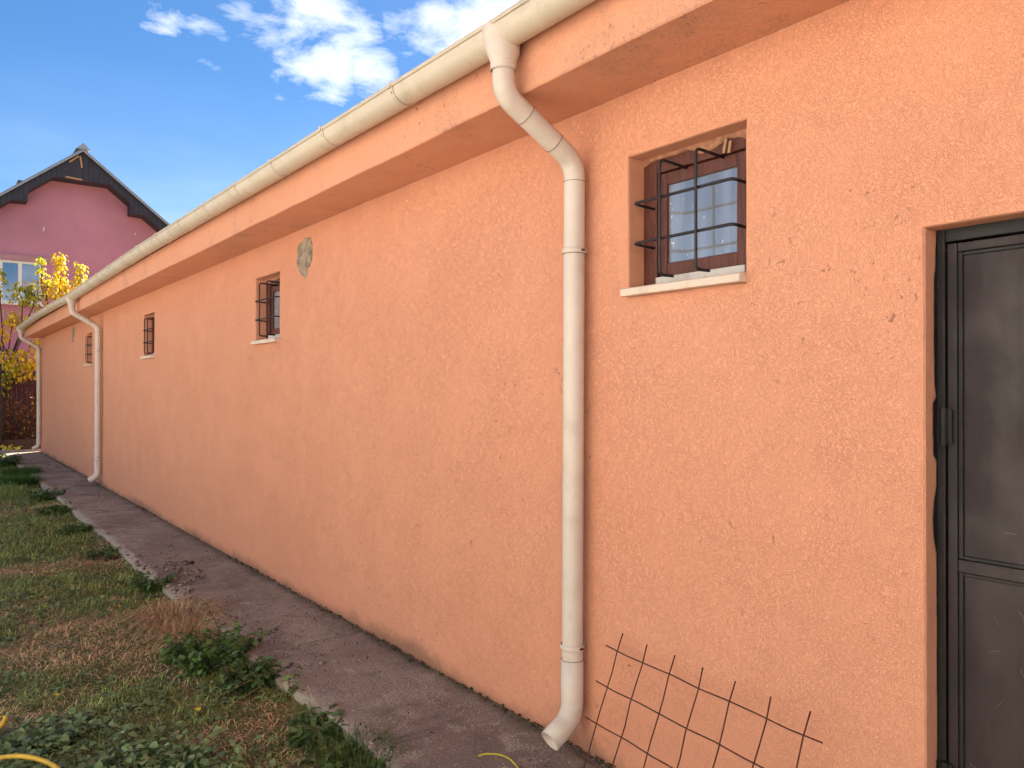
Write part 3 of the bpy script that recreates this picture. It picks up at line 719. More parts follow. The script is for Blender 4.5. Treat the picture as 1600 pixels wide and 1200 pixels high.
for p0, p1 in (((3.60, 8.62), (3.86, 8.86)), ((3.90, 8.86), (3.95, 8.50)), ((3.50, 8.15), (3.96, 8.12))):
    b = MB(); b.obox((p0[0], HY - .58, p0[1]), (p1[0], HY - .58, p1[1]), .05, .03, up=(0, 1, 0)); b.build('broken_lath', M_RAWWOOD, cl)
# two paint chips on the pink wall
for xx, zz, sx_, sz in ((2.98, 6.55, .02, .07), (5.6, 6.72, .025, .025)):
    b = MB(); b.prism([(xx - sx_, zz - sz), (xx + sx_ * .6, zz - sz * .8), (xx + sx_, zz + sz), (xx - sx_ * .3, zz + sz * .7)], 1, HY - .006, HY + .01); hc(b.build('paint_chip', M_UPVC))
# window with two casements
def house_window(x0, x1, z0, z1):
    b = MB(); t = .075
    b.box(x0, x1, HY - .03, HY + .02, z1 - t, z1); b.box(x0, x1, HY - .03, HY + .02, z0, z0 + t)
    b.box(x0, x0 + t, HY - .03, HY + .02, z0 + t + .001, z1 - t - .001); b.box(x1 - t, x1, HY - .03, HY + .02, z0 + t + .001, z1 - t - .001)
    n = 3; cw = (x1 - x0 - 2 * t) / n; xm = [x0 + t + cw * k for k in range(n + 1)]
    for xx in xm[1:-1]: b.box(xx - .05, xx + .05, HY - .031, HY + .02, z0 + t + .001, z1 - t - .001)
    wn = hc(b.build('window', M_UPVC))
    for k in range(n):
        c = MB(); l = xm[k] + (.05 if k else 0); r = xm[k + 1] - (.05 if k < n - 1 else 0); c.box(l + .002, r - .002, HY - .012, HY + .005, z0 + t + .002, z1 - t - .002)
        c.build('pane', M_PANE_C if k == n - 1 else M_PANE_D, wn)
    c = MB(); c.box(x0 - .1, x1 + .2, HY - .09, HY + .01, z1 + .004, z1 + .18); c.build('lintel', M_LINT, wn)
    c = MB(); c.box(x0 - .08, x1 + .08, HY - .14, HY + .01, z0 - .06, z0 - .003); c.build('sill', M_UPVC, wn)
house_window(1.28, 2.93, 4.18, 5.48)

# ================================================================== far end of the yard
b = MB(); b.prism([(-.02, -.15), (-.02, .035), (.0, .05), (.13, .05), (.15, .03), (.15, -.15)], 0, .2, 4.6)
V = [(v[0], v[1] + 22.52, v[2]) for v in b.V]; b.V = V
kerb = b.build('kerb', M_KERB); sset(kerb, label='low concrete kerb crossing the end of the path', cat='kerb')
b = MB(); b.box(.6, 4.4, 23.42, 23.46, -.05, .26); brd = b.build('garden_board', M_BOARD, bevel=.004); sset(brd, label='dark weathered board on edge behind the kerb', cat='board')
b = MB(); b.box(1.48, 1.57, 23.2, 23.29, -.1, 2.15); b.prism([(1.47, 2.15), (1.58, 2.15), (1.525, 2.2)], 1, 23.19, 23.30); pst = b.build('fence_post', M_POST, bevel=.004); sset(pst, label='black fence post at the left edge of the photo beyond the kerb', cat='post')

fen = empty('wall_shade_boards', (1.5, 25.45, 0), label='added dark maroon boards standing in for the shaded house wall behind the dry shrubs', cat='fence')
M_SHADE_BOARD = simple('shaded_wall_maroon', (.055, .024, .026), .85, .3, 5, .002, 40, stretch=(6, 6, .6))  # boards are added; their dark maroon stands for the house wall in shade
x = -2.6
while x < 3.9:
    b = MB(); wd_ = .115 + random.uniform(-.006, .006); h = 2.02 + random.uniform(-.03, .03); th_ = random.uniform(-.004, .004)
    b.box(x, x + wd_, 25.44 + th_, 25.462 + th_, -.05, h); o = b.build('board', M_SHADE_BOARD, None); o.parent = fen; o.matrix_parent_inverse = Matrix.Translation((-1.5, -25.45, 0)); x += wd_ + .008
for z_ in (.4, 1.6):
    b = MB(); b.box(-2.6, 3.9, 25.475, 25.52, z_, z_ + .09); o = b.build('rail', M_SHADE_BOARD, None); o.parent = fen; o.matrix_parent_inverse = Matrix.Translation((-1.5, -25.45, 0))

# unseen pale paving and white house, added to bounce sunlight onto the orange wall
M_YARD = simple('bounce_yard_concrete', (.54, .51, .46), .92, .10, 1.2, .003, 40, dirt=(.25, .22, .19), dirt_amt=.5, dscale=1.5)
M_WHITEWALL = simple('bounce_house_render', (.80, .77, .70), .92, .04, 1.0, .002, 60)
b = MB(); b.box(-14, -1.45, -16, 16, -.2, .0); yard = b.build('bounce_yard', M_YARD); sset(yard, kind='structure')
wh = empty('bounce_house', (-5.6, -3, 0), label='unseen white two-storey house added across the yard to bounce sunlight', cat='house')
def whp(b, name, mat, parent=None):
    o = b.build(name, mat, None); o.parent = parent or wh
    if parent is None: o.matrix_parent_inverse = Matrix.Translation((5.6, 3, 0))
    return o
hy0, hy1, hx = -14., 6.2, -5.6
ops = [(y, y + 1.1, z, z + 1.3) for y in (-12.2, -8.8, -5.4, .8, 3.6) for z in (1.0, 4.0)] + [(-2.6, -1.5, .05, 2.15)]
b = MB(); ysw = sorted({hy0, hy1} | {q for o in ops for q in o[:2]}); zsw = sorted({-.1, 6.4} | {q for o in ops for q in o[2:]})
for y0, y1 in zip(ysw[:-1], ysw[1:]):
    for z0, z1 in zip(zsw[:-1], zsw[1:]):
        if not any(o[0] < (y0 + y1) / 2 < o[1] and o[2] < (z0 + z1) / 2 < o[3] for o in ops): b.add([(hx, y0, z0), (hx, y1, z0), (hx, y1, z1), (hx, y0, z1)], [(0, 1, 2, 3)])
for o in ops: b.add([(x_, y_, z_) for x_ in (hx, hx - .3) for y_, z_ in ((o[0], o[2]), (o[1], o[2]), (o[1], o[3]), (o[0], o[3]))], [(0, 1, 5, 4), (1, 2, 6, 5), (2, 3, 7, 6), (3, 0, 4, 7)])
whp(b, 'wall', M_WHITEWALL)
b = MB(); b.box(hx - 8, hx - .31, hy0, hy1, -.1, 6.39); b.prism([(hx - 8, 6.4), (hx - 4, 8.4), (hx - .31, 6.4)], 1, hy0, hy1); whp(b, 'rear_wall', M_WHITEWALL)
b = MB(); b.prism([(hx + .5, 6.3), (hx - 4, 8.6), (hx - 8.5, 6.3), (hx - 8.5, 6.42), (hx - 4, 8.74), (hx + .5, 6.42)], 1, hy0 - .4, hy1 + .4); whp(b, 'roof', M_TILE)
for o in ops:
    dr = o[2] < .5
    if dr:
        b = MB(); b.box(hx - .2, hx - .14, o[0], o[1], o[2], o[3]); whp(b, 'door', M_WOOD); continue
    b = MB(); t_ = .07
    b.box(hx - .18, hx - .12, o[0], o[1], o[2], o[2] + t_); b.box(hx - .18, hx - .12, o[0], o[1], o[3] - t_, o[3]); b.box(hx - .181, hx - .12, o[0], o[0] + t_, o[2] + t_, o[3] - t_); b.box(hx - .181, hx - .12, o[1] - t_, o[1], o[2] + t_, o[3] - t_); b.box(hx - .181, hx - .12, (o[0] + o[1]) / 2 - .04, (o[0] + o[1]) / 2 + .04, o[2] + t_, o[3] - t_)
    wn = whp(b, 'window', M_UPVC)
    for a0, a1 in ((o[0] + t_, (o[0] + o[1]) / 2 - .04), ((o[0] + o[1]) / 2 + .04, o[1] - t_)):
        b = MB(); b.box(hx - .16, hx - .15, a0, a1, o[2] + t_, o[3] - t_); whp(b, 'pane', M_PANE_D, wn)

def tree(name, base, label, cat, trunk_h, limbs, spots, ramp_cols, leaf=.105, seed=0, group=None):
    r = np.random.default_rng(seed); t = empty(name, base, label=label, cat=cat, group=group); bx, by, bz = base
    b = MB(); top = Vector((r.normal(0, .05), r.normal(0, .05), trunk_h)); b.tube([(0, 0, -.05), (r.normal(0, .03), r.normal(0, .03), trunk_h * .5), tuple(top)], [.05, .042, .034], 8)
    P, D, Uu, C, Ln = [], [], [], [], []
    for (sx, sy, sz_, rad, h, n, gr) in spots:
        tip = Vector((sx - bx, sy - by, sz_ + h / 2 - bz)); st = Vector((0, 0, trunk_h * r.uniform(.55, 1.0)))
        low_ = Vector((sx - bx, sy - by, sz_ - h / 2 - bz)); mid = (st + low_) / 2 + Vector((r.normal(0, .12), r.normal(0, .12), r.normal(.1, .1)))
        pts = [st, mid, low_, (low_ + tip) / 2 + Vector((r.normal(0, .05), r.normal(0, .05), 0)), tip]
        sm = []
        for k in range(len(pts) - 1):
            for q in range(4): sm.append(pts[k].lerp(pts[k + 1], q / 4))
        sm.append(tip); b.tube(sm, list(np.linspace(.022, .004, len(sm))), 5)
        for k in range(n):
            tt = r.uniform(0, 1); ax = low_.lerp(tip, tt); rr = rad * (1.05 - .55 * tt) * r.uniform(.15, 1.05); an = r.uniform(0, 6.283)
            p = np.array(ax) + np.array([math.cos(an) * rr, math.sin(an) * rr, r.normal(0, .05)])
            d = np.array([math.cos(an) * .8, math.sin(an) * .8, -.75 + r.normal(0, .35)]) + r.normal(0, .25, 3)
            P.append(p); D.append(d); Uu.append(np.array([math.cos(an) * .5, math.sin(an) * .5, .9]) + r.normal(0, .3, 3))
            g = np.clip(gr + r.normal(0, .22), 0, 1); c = np.array([np.interp(g, [0, .35, .7, 1], ramp_cols[:, q]) for q in range(3)]) * r.uniform(.75, 1.15); C.append(c); Ln.append(leaf * r.uniform(.7, 1.25))
    trk = b.build('trunk', M_BARK, t, smooth=True)
    Ln = np.array(Ln); V, F, C = leaves(np.array(P), np.array(D), np.array(Uu), Ln, Ln * .62, np.array(C), .12, .3)
    np_mesh('crown', V, F, C, M_TREELEAF, t); return t
RC = np.array([(.82, .50, .03), (.85, .66, .04), (.50, .52, .05), (.12, .20, .04)])
tree('young_tree', (2.95, 24.6, -.06), 'young tree with upright shoots of bright yellow leaves behind the gutter end', 'tree', 2.2, 5,
     [(2.55, 24.5, 4.75, .17, .75, 80, .6), (2.68, 24.5, 4.35, .22, .55, 80, .4), (2.97, 24.4, 4.75, .26, 1.05, 190, .22), (3.05, 24.6, 4.25, .28, .7, 130, .18), (3.50, 24.5, 4.75, .22, .7, 110, .42), (3.42, 24.4, 4.3, .26, .6, 90, .3), (2.85, 24.3, 3.9, .25, .5, 70, .2), (2.5, 24.3, 2.55, .35, .7, 140, .35), (2.75, 24.6, 3.1, .4, .8, 140, .4)], RC, .112, 2)
tree('garden_tree', (1.75, 24.9, -.06), 'tree with mixed green and yellow leaves in front of the pink house window', 'tree', 2.3, 5,
     [(1.62, 24.7, 4.45, .26, .6, 100, .68), (1.45, 24.7, 3.9, .30, .7, 90, .4), (2.15, 24.8, 4.15, .30, .55, 130, .62), (2.38, 24.6, 4.05, .26, .5, 110, .8), (1.9, 24.6, 3.45, .28, .35, 80, .3), (2.2, 24.5, 3.35, .28, .4, 90, .45), (2.5, 24.6, 3.55, .2, .35, 60, .6), (1.65, 24.5, 3.05, .24, .4, 60, .2), (1.7, 24.4, 2.35, .32, .45, 130, .5), (2.1, 24.4, 2.35, .34, .5, 150, .5), (1.9, 24.3, 2.0, .3, .45, 120, .62), (2.35, 24.3, 2.05, .28, .4, 110, .4), (1.6, 24.2, 1.7, .25, .5, 90, .85), (1.1, 24.8, 3.2, .5, .9, 160, .5), (.8, 24.8, 2.4, .5, .9, 140, .6)], RC, .105, 4)
def dry_shrub(base, label, seed, hgt, spread, n):
    r = np.random.default_rng(seed); t = empty('dry_shrub', base, label=label, cat='shrub', group='dry shrubs beyond the path'); b = MB(); P = []; D = []
    for k in range(n):
        a = r.uniform(0, 6.283); s_ = spread * math.sqrt(r.random()); p = Vector((math.cos(a) * s_ * .8, math.sin(a) * s_ * .45, -.03)); pts = [p]; d = Vector((r.normal(0, .35), r.normal(0, .25), 1)).normalized(); st = hgt * r.uniform(.35, 1.0) / 6
        for q in range(6):
            d = (d + Vector((r.normal(0, .22), r.normal(0, .22), r.normal(-.06, .12)))).normalized(); p = p + d * st; pts.append(p)
            for z in range(2):
                if r.random() < .75: P.append(np.array(p)); D.append(np.array(d) + r.normal(0, .8, 3) + np.array([0, 0, -.5]))
        b.tube(pts, list(np.linspace(.009, .0025, 7)), 4, caps=False)
    b.build('stem', M_BARK, t)
    n_ = len(P); C = np.array([(.30, .13, .05)]) * r.uniform(.25, 1.3, (n_, 1)) * np.array([1, 1, 1]); i = r.random(n_) < .15; C[i] = np.array((.45, .30, .08)) * r.uniform(.6, 1.2, (i.sum(), 1))
    Ln = r.uniform(.05, .11, n_); V, F, C = leaves(np.array(P), np.array(D), r.normal(0, 1, (n_, 3)) + [0, 0, .6], Ln, Ln * .5, C, .3, .5); np_mesh('dead_leaves', V, F, C, M_TREELEAF, t)
dry_shrub((1.85, 24.0, -.05), 'tangled dry brown shrub left of the far downpipe', 11, 2.3, .75, 95)
dry_shrub((2.6, 24.2, -.05), 'tangled dry brown shrub hidden behind the building corner', 12, 2.2, .7, 80)
dry_shrub((.8, 24.1, -.05), 'tangled dry brown shrub left of the black fence post', 13, 2.0, .7, 70)

# ================================================================== lawn
def green_map(x, y):
    g = fnoise(x, y, 1.15, 11) * .75 + fnoise(x, y, 3.4, 5) * .35
    g = g + .16 * np.exp(-(((x - .55) / .5) ** 2 + ((y - 3.9) / .45) ** 2)) + .25 * np.exp(-(((x - 1.05) / .55) ** 2 + ((y - 15) / 2.6) ** 2)) + .14 * np.exp(-((y - 9.5) / 2.4) ** 2)
    g = g - .20 * np.exp(-(((x - .72) / .40) ** 2 + ((y - 5.7) / .6) ** 2)) - .26 * np.exp(-(((x - 1.20) / .22) ** 2 + ((y - 3.72) / .28) ** 2)) - .18 * np.exp(-(((x - .7) / .35) ** 2 + ((y - 4.65) / .25) ** 2)) - .10 * np.exp(-(((x - 1.15) / .3) ** 2 + ((y - 5.1) / .5) ** 2))
    return g
def scatter(x0, x1, y0, y1, dens):
    n = int((x1 - x0) * (y1 - y0) * dens); x = rng.uniform(x0, x1, n); y = rng.uniform(y0, y1, n); k = x < edge_x(y) + .01
    return x[k], y[k]
GV, GF, GC = [], [], []; off = 0
def acc(res):
    global off
    V, F, C = res; GV.append(V); GC.append(C); GF.extend([f + off for f in F]); off += len(V)
for (x0, x1, y0, y1, dn, hs1, ws) in ((-.1, 1.62, 2.3, 6.5, 5200, 1., 1.9), (-.1, 1.62, 6.5, 13, 3000, 1.15, 2.4), (-.1, 1.75, 13, 22.4, 2000, 1.3, 3.), (-5, -.1, 0, 24, 420, 1.2, 2.5), (-.1, 1.62, 0, 2.3, 900, 1., 1.5), (0, 5, 22.7, 27.5, 500, 1.4, 2.5)):
    if y0 < 22.5: x, y = scatter(x0, x1, y0, y1, dn)
    else: n = int((x1 - x0) * (y1 - y0) * dn); x = rng.uniform(x0, x1, n); y = rng.uniform(y0, y1, n)
    n = len(x); g = green_map(x, y); live = rng.random(n) < np.clip((g - .42) / .22, .06, .97); keep = (live & (rng.random(n) < .25 + 1.1 * vnoise(x, y, 9, 6, 6))) | (~live & (rng.random(n) < .62)); x, y, g, live = x[keep], y[keep], g[keep], live[keep]; n = len(x)
    lush = np.clip((g - .55) / .25, 0, 1); tall = np.exp(-(((x - 1.05) / .38) ** 2 + ((y - 15.2) / 2.0) ** 2))
    H = np.where(live, rng.uniform(.018, .045, n) * (1 + .7 * lush + 2.4 * tall), rng.uniform(.015, .05, n)) * hs1
    clump_ = vnoise(x, y, 11, 4, 8) * .6 + vnoise(x, y, 26, 2, 5) * .4; H = H * (.45 + 1.15 * clump_)
    a = rng.uniform(0, 6.283, n) * .75 + 6.283 * vnoise(x, y, 7, 1, 1); Dh = np.stack([np.cos(a), np.sin(a), np.zeros(n)], 1)
    bend = np.where(live, rng.uniform(.4, 1.7, n), rng.uniform(1.2, 3.0, n)); H = np.where(live, H, H * .85)
    cg = np.array([(.165, .210, .066)]) * rng.uniform(.35, 1.7, (n, 1)) + np.array([(.03, .018, .0)]) * rng.random((n, 1)); cb = np.array([(.52, .345, .185)]) * rng.uniform(.35, 1.5, (n, 1))
    cg = cg + (tall * .4)[:, None] * np.array([(.0, .05, .0)])
    C = np.where(live[:, None], cg * (.55 + 1.1 * clump_)[:, None], cb) * 1.4; P = np.stack([x, y, ground_z(x, y) - .003], 1)
    acc(blades(P, Dh, H, rng.uniform(.0016, .0034, n) * ws, C, bend))
sset(np_mesh('grass', np.concatenate(GV), [np.concatenate([f for f in GF if f.shape[1] == 3]), np.concatenate([f for f in GF if f.shape[1] == 4])], np.concatenate(GC), M_GRASS), label='short patchy lawn grass, green and dried, beside the path', cat='grass', kind='stuff')
# low broad-leaved weeds in the lawn: flat rosettes
GV, GF, GC = [], [], []; off = 0
for (x0, x1, y0, y1, dn, sz) in ((-.1, 1.56, 2.4, 7, 120, .85), (-.1, 1.56, 7, 14, 70, 1.05), (-.1, 1.7, 14, 22, 30, 1.3), (-4, -.1, 1, 22, 14, 1.6)):
    x, y = scatter(x0, x1, y0, y1, dn); g = green_map(x, y); k = rng.random(len(x)) < np.clip((g - .44) / .2, .02, .95); x, y, g = x[k], y[k], g[k]
    for xx, yy, gg in zip(x, y, g):
        n = rng.integers(5, 11); a = rng.uniform(0, 6.283, n); d = np.stack([np.cos(a), np.sin(a), rng.uniform(.0, .55, n)], 1); P = np.stack([xx + np.cos(a) * .01, yy + np.sin(a) * .01, np.full(n, float(ground_z(xx, yy)) + .006)], 1) + rng.normal(0, .008, (n, 3)) * [1, 1, .3]
        P[:, 2] += .012 * rng.random(n); Ln = rng.uniform(.022, .052, n) * sz; C = np.array([(.165, .220, .078)]) * rng.uniform(.55, 1.5, (n, 1)) + np.array([(.014, .018, .016)]) * rng.random()
        acc(leaves(P, d, np.tile([[0, 0, 1.]], (n, 1)) + rng.normal(0, .25, (n, 3)), Ln, Ln * rng.uniform(.4, .75), C, .12, .25))
# denser ground ivy at the near left
for cx, cy, rx_, ry_, n in ((.42, 4.15, .30, .20, 650), (.68, 3.72, .32, .16, 380), (.3, 3.7, .2, .3, 250), (1.0, 3.45, .3, .14, 110)):
    x = rng.normal(cx, rx_ * .55, n); y = rng.normal(cy, ry_ * .6, n); a = rng.uniform(0, 6.283, n); z = ground_z(x, y) + rng.uniform(.01, .075, n)
    Ln = rng.uniform(.025, .048, n); C = np.array([(.185, .255, .10)]) * rng.uniform(.5, 1.45, (n, 1)) + np.array([(.025, .03, .0)]) * (rng.random((n, 1)) < .12)
    acc(leaves(np.stack([x, y, z], 1), np.stack([np.cos(a), np.sin(a), rng.normal(0, .25, n)], 1), np.tile([[0, 0, 1.]], (n, 1)) + rng.normal(0, .3, (n, 3)), Ln, Ln * .85, C, .12, .2))
sset(np_mesh('lawn_weeds', np.concatenate(GV), [np.concatenate([f for f in GF if f.shape[1] == 3]), np.concatenate([f for f in GF if f.shape[1] == 4])], np.concatenate(GC), M_LEAF), label='low broad-leaved weeds and ground ivy spread through the lawn', cat='weeds', kind='stuff')

# weed clumps along the edge of the path ------------------------------------
def clump(name, x, y, label, hgt, rad, nst, lpp, leaf, col, seed, lw=.6, grass=0, ghgt=.15, gcol=(.05, .09, .025)):
    r = np.random.default_rng(seed); z0 = float(ground_z(x, y)); t = empty(name, (x, y, z0), label=label, cat='weed', group='weeds along the path edge')
    P, D, U_, Ln = [], [], [], []; b = MB()
    for k in range(nst):
        a = r.uniform(0, 6.283); s_ = rad * .45 * math.sqrt(r.random()); p = Vector((math.cos(a) * s_, math.sin(a) * s_, -.01)); d = Vector((math.cos(a) * r.uniform(.1, .8), math.sin(a) * r.uniform(.1, .8), 1)).normalized(); pts = [p]; st = hgt * r.uniform(.5, 1.1) / 6
        for q in range(6):
            d = (d + Vector((r.normal(0, .16) + math.cos(a) * .06, r.normal(0, .16) + math.sin(a) * .06, -.05))).normalized(); p = p + d * st; pts.append(p)
            for z in range(lpp):
                an = r.uniform(0, 6.283); P.append(np.array(p)); D.append(np.array((math.cos(an), math.sin(an), r.normal(.05, .3)))); U_.append(np.array((0, 0, 1)) + r.normal(0, .3, 3)); Ln.append(leaf * r.uniform(.55, 1.25))
        b.tube(pts, list(np.linspace(.0032, .0012, 7)), 4, caps=False)
    if nst: b.build('stem', M_STEM, t)
    if P:
        n = len(P); Ln = np.array(Ln); C = np.array([(2.6, 2.2, 1.75)]) * np.array([col]) * r.uniform(.5, 1.5, (n, 1)) + np.array([(.02, .02, 0)]) * (r.random((n, 1)) < .15)
        V, F, C = leaves(np.array(P), np.array(D), np.array(U_), Ln, Ln * lw, C, .15, .25); np_mesh('foliage', V, F, C, M_LEAF, t)
    if grass:
        a = r.uniform(0, 6.283, grass); s_ = rad * np.sqrt(r.random(grass)) * .7; Pg = np.stack([np.cos(a) * s_, np.sin(a) * s_, np.full(grass, -.005)], 1); a2 = a + r.normal(0, .9, grass); C = np.array([(1.8, 1.6, 1.4)]) * np.array([gcol]) * r.uniform(.5, 1.6, (grass, 1))
        V, F, C = blades(Pg, np.stack([np.cos(a2), np.sin(a2), 0 * a2], 1), ghgt * r.uniform(.4, 1.15, grass), r.uniform(.0025, .0055, grass), C, r.uniform(.2, 1.4, grass) if gcol[1] > gcol[0] else r.uniform(.7, 2.8, grass)); np_mesh('blades', V, F, C, M_GRASS if gcol[1] > gcol[0] else M_STRAW, t)
    return t
M_STEM = simple('weed_stem', (.07, .075, .03), .7, .3, 30)
DG = (.034, .068, .024)
clump('weed_clump', 1.47, 6.75, 'small dense dark green weed at the path edge before the straw', .20, .16, 26, 3, .045, DG, 21)
clump('straw_clump', 1.42, 5.75, 'clump of dry golden straw bent over the path edge', .1, .26, 0, 0, .04, DG, 22, grass=900, ghgt=.19, gcol=(.30, .225, .14))
clump('straw_clump', 1.40, 5.35, 'smaller dry straw clump just before the large leafy weed', .1, .2, 0, 0, .04, DG, 23, grass=520, ghgt=.15, gcol=(.30, .225, .14))
clump('leafy_weed', 1.36, 4.72, 'large bushy nettle-like weed with broad leaves leaning over the path', .25, .30, 60, 3, .044, (.040, .082, .026), 24, .72)
clump('leafy_weed', 1.44, 4.28, 'bushy broad-leaved weed just nearer than the largest one', .15, .22, 46, 3, .040, (.034, .068, .028), 25, .75)
clump('tall_weed', 1.53, 4.95, 'thin upright weed sprig standing out over the path', .36, .06, 3, 3, .034, (.04, .08, .03), 26)
clump('tall_weed', 1.58, 4.05, 'thin weed sprig with dry twig at the path edge', .22, .08, 4, 2, .036, (.05, .085, .03), 27, grass=12, ghgt=.22, gcol=(.3, .2, .1))
clump('dark_weed', 1.50, 3.50, 'low dark weed with long upright leaves beside the path', .12, .18, 22, 3, .085, (.036, .072, .026), 28, .32, grass=120, ghgt=.13)
clump('grass_tuft', 1.52, 3.10, 'nearest tuft of long dark grass spilling onto the path', .10, .24, 10, 3, .06, (.04, .078, .026), 29, .45, grass=520, ghgt=.15, gcol=(.042, .082, .024))
clump('grass_tuft', 1.40, 2.80, 'long dark grass tuft at the bottom edge of the photo', .10, .22, 8, 3, .055, (.04, .075, .026), 30, .5, grass=420, ghgt=.15, gcol=(.045, .085, .025))
clump('weed_clump', 1.40, 8.4, 'low tangled weed at the path edge beyond the dark one', .12, .22, 26, 3, .045, DG, 31, grass=150, ghgt=.12, gcol=(.2, .14, .07))
clump('weed_clump', 1.38, 9.9, 'low weed at the path edge with dry stalks', .13, .22, 22, 3, .05, DG, 32, grass=160, ghgt=.14)
clump('weed_clump', 1.36, 11.6, 'spreading weed at the bend of the path edge', .16, .28, 30, 3, .055, DG, 33, grass=160, ghgt=.14)
clump('weed_clump', 1.45, 13.2, 'leafy weed below the taller lawn grass', .2, .32, 34, 3, .06, (.036, .075, .028), 34, grass=200, ghgt=.16)
clump('grass_tuft', 1.20, 15.2, 'large tuft of tall fresh green grass near the far end of the lawn', .1, .5, 0, 0, .05, DG, 35, grass=2600, ghgt=.30, gcol=(.036, .095, .018))
clump('grass_tuft', 1.45, 16.8, 'tall green grass tuft reaching over the far path', .1, .42, 0, 0, .05, DG, 36, grass=1500, ghgt=.27, gcol=(.034, .085, .02))
clump('weed_clump', 1.35, 19.0, 'dark leafy weed at the end of the lawn', .28, .4, 46, 3, .07, DG, 37, grass=300, ghgt=.2)
clump('yellow_sprout', 1.75, 22.9, 'pale yellow-green sprout behind the kerb', .25, .14, 14, 3, .07, (.34, .36, .08), 38)
clump('weed_clump', .95, 3.60, 'low clump of dark rosette leaves in the near lawn', .05, .16, 14, 3, .05, (.04, .08, .036), 39)

# dandelions
M_DAND = simple('dandelion_yellow', (.75, .55, .02), .6, .1, 50)
fl_me = None
for k, (x, y) in enumerate([(.62, 9.0), (.7, 9.4), (.85, 8.6), (.95, 10.1), (1.02, 9.6), (1.1, 11.0), (.9, 11.6), (1.2, 10.4), (1.15, 12.2), (1.28, 9.2), (1.22, 8.1), (1.05, 7.3), (.98, 7.0), (.72, 6.7), (1.16, 6.35), (.57, 4.75), (1.12, 4.1), (.86, 7.9), (.45, 8.3), (1.3, 12.8), (.30, 4.6)]):
    if fl_me is None:
        b = MB(); b.tube([(0, 0, 0), (.003, .002, .012), (.004, .0, .022)], .0014, 5)
        for q in range(14):
            a = q * 2.4; rr = .013 if q % 2 else .008; b.add([(.004, 0, .022), (.004 + math.cos(a - .3) * rr, math.sin(a - .3) * rr, .027), (.004 + math.cos(a) * rr * 1.3, math.sin(a) * rr * 1.3, .029 + .004 * (q % 2 == 0)), (.004 + math.cos(a + .3) * rr, math.sin(a + .3) * rr, .027)], [(0, 1, 2, 3)])
        o = b.build('dandelion', M_DAND, fix=False); fl_me = o.data
    else: o = bpy.data.objects.new('dandelion', fl_me); link(o)
    o.location = (x, y, float(ground_z(x, y)) - .004); o.rotation_euler = (random.uniform(-.3, .3), random.uniform(-.3, .3), random.uniform(0, 6)); o.scale = (1.1,) * 3
    sset(o, 'small yellow dandelion flower in the lawn', 'flower', 'dandelions in the lawn')

# litter: dead leaf bits and crumbs on the path
GV, GF, GC = [], [], []; off = 0
def path_bits(cx, cy, rx_, ry_, n, ln, cols, wdt=.6):
    n = int(n * .55)
    x = np.clip(rng.normal(cx, rx_, n), edge_x(np.full(n, cy)) + .01, WX - .012); y = rng.normal(cy, ry_, n); a = rng.uniform(0, 6.283, n); n = n; Ln = ln * .8 * rng.uniform(.3, 1.3, n); C = 1.5 * np.array(cols)[rng.integers(0, len(cols), n)] * rng.uniform(.6, 1.3, (n, 1))
    acc(leaves(np.stack([x, y, np.full(n, .016) + rng.random(n) * .006], 1), np.stack([np.cos(a), np.sin(a), rng.normal(0, .12, n)], 1), np.tile([[0, 0, 1.]], (n, 1)) + rng.normal(0, .3, (n, 3)), Ln, Ln * wdt, C, .3, .3))
DK = [(.035, .022, .018), (.05, .03, .02), (.09, .05, .03)]; TN = [(.20, .12, .07), (.28, .18, .10), (.10, .06, .035)]
path_bits(1.95, 7.5, .25, 1.6, 150, .035, DK, .4); path_bits(1.9, 5.4, .25, .8, 130, .035, DK, .35); path_bits(1.75, 4.6, .12, .45, 140, .032, TN + DK, .45); path_bits(1.8, 4.0, .2, .4, 60, .03, DK, .4)
path_bits(2.24, 5.3, .05, .22, 170, .03, TN + DK, .3); path_bits(2.26, 4.4, .03, 1.2, 260, .022, TN + DK, .25); path_bits(2.26, 9.5, .04, 3.5, 300, .03, TN + DK, .3); path_bits(1.9, 11.5, .25, 2.5, 160, .04, DK + TN, .4); path_bits(1.85, 17, .25, 3, 140, .05, DK + TN, .4); path_bits(1.95, 14.1, .2, .06, 120, .04, DK + TN, .3)
path_bits(2.08, 2.52, .05, .06, 30, .03, DK, .3); path_bits(1.9, 3.2, .25, .4, 25, .016, TN + DK, .5)
sset(np_mesh('leaf_litter', np.concatenate(GV), [np.concatenate([f for f in GF if f.shape[1] == 3]), np.concatenate([f for f in GF if f.shape[1] == 4])], np.concatenate(GC), M_LITTER), label='dead leaf bits and bark scattered over the path', cat='litter', kind='stuff')
V = []; F = []; C = []
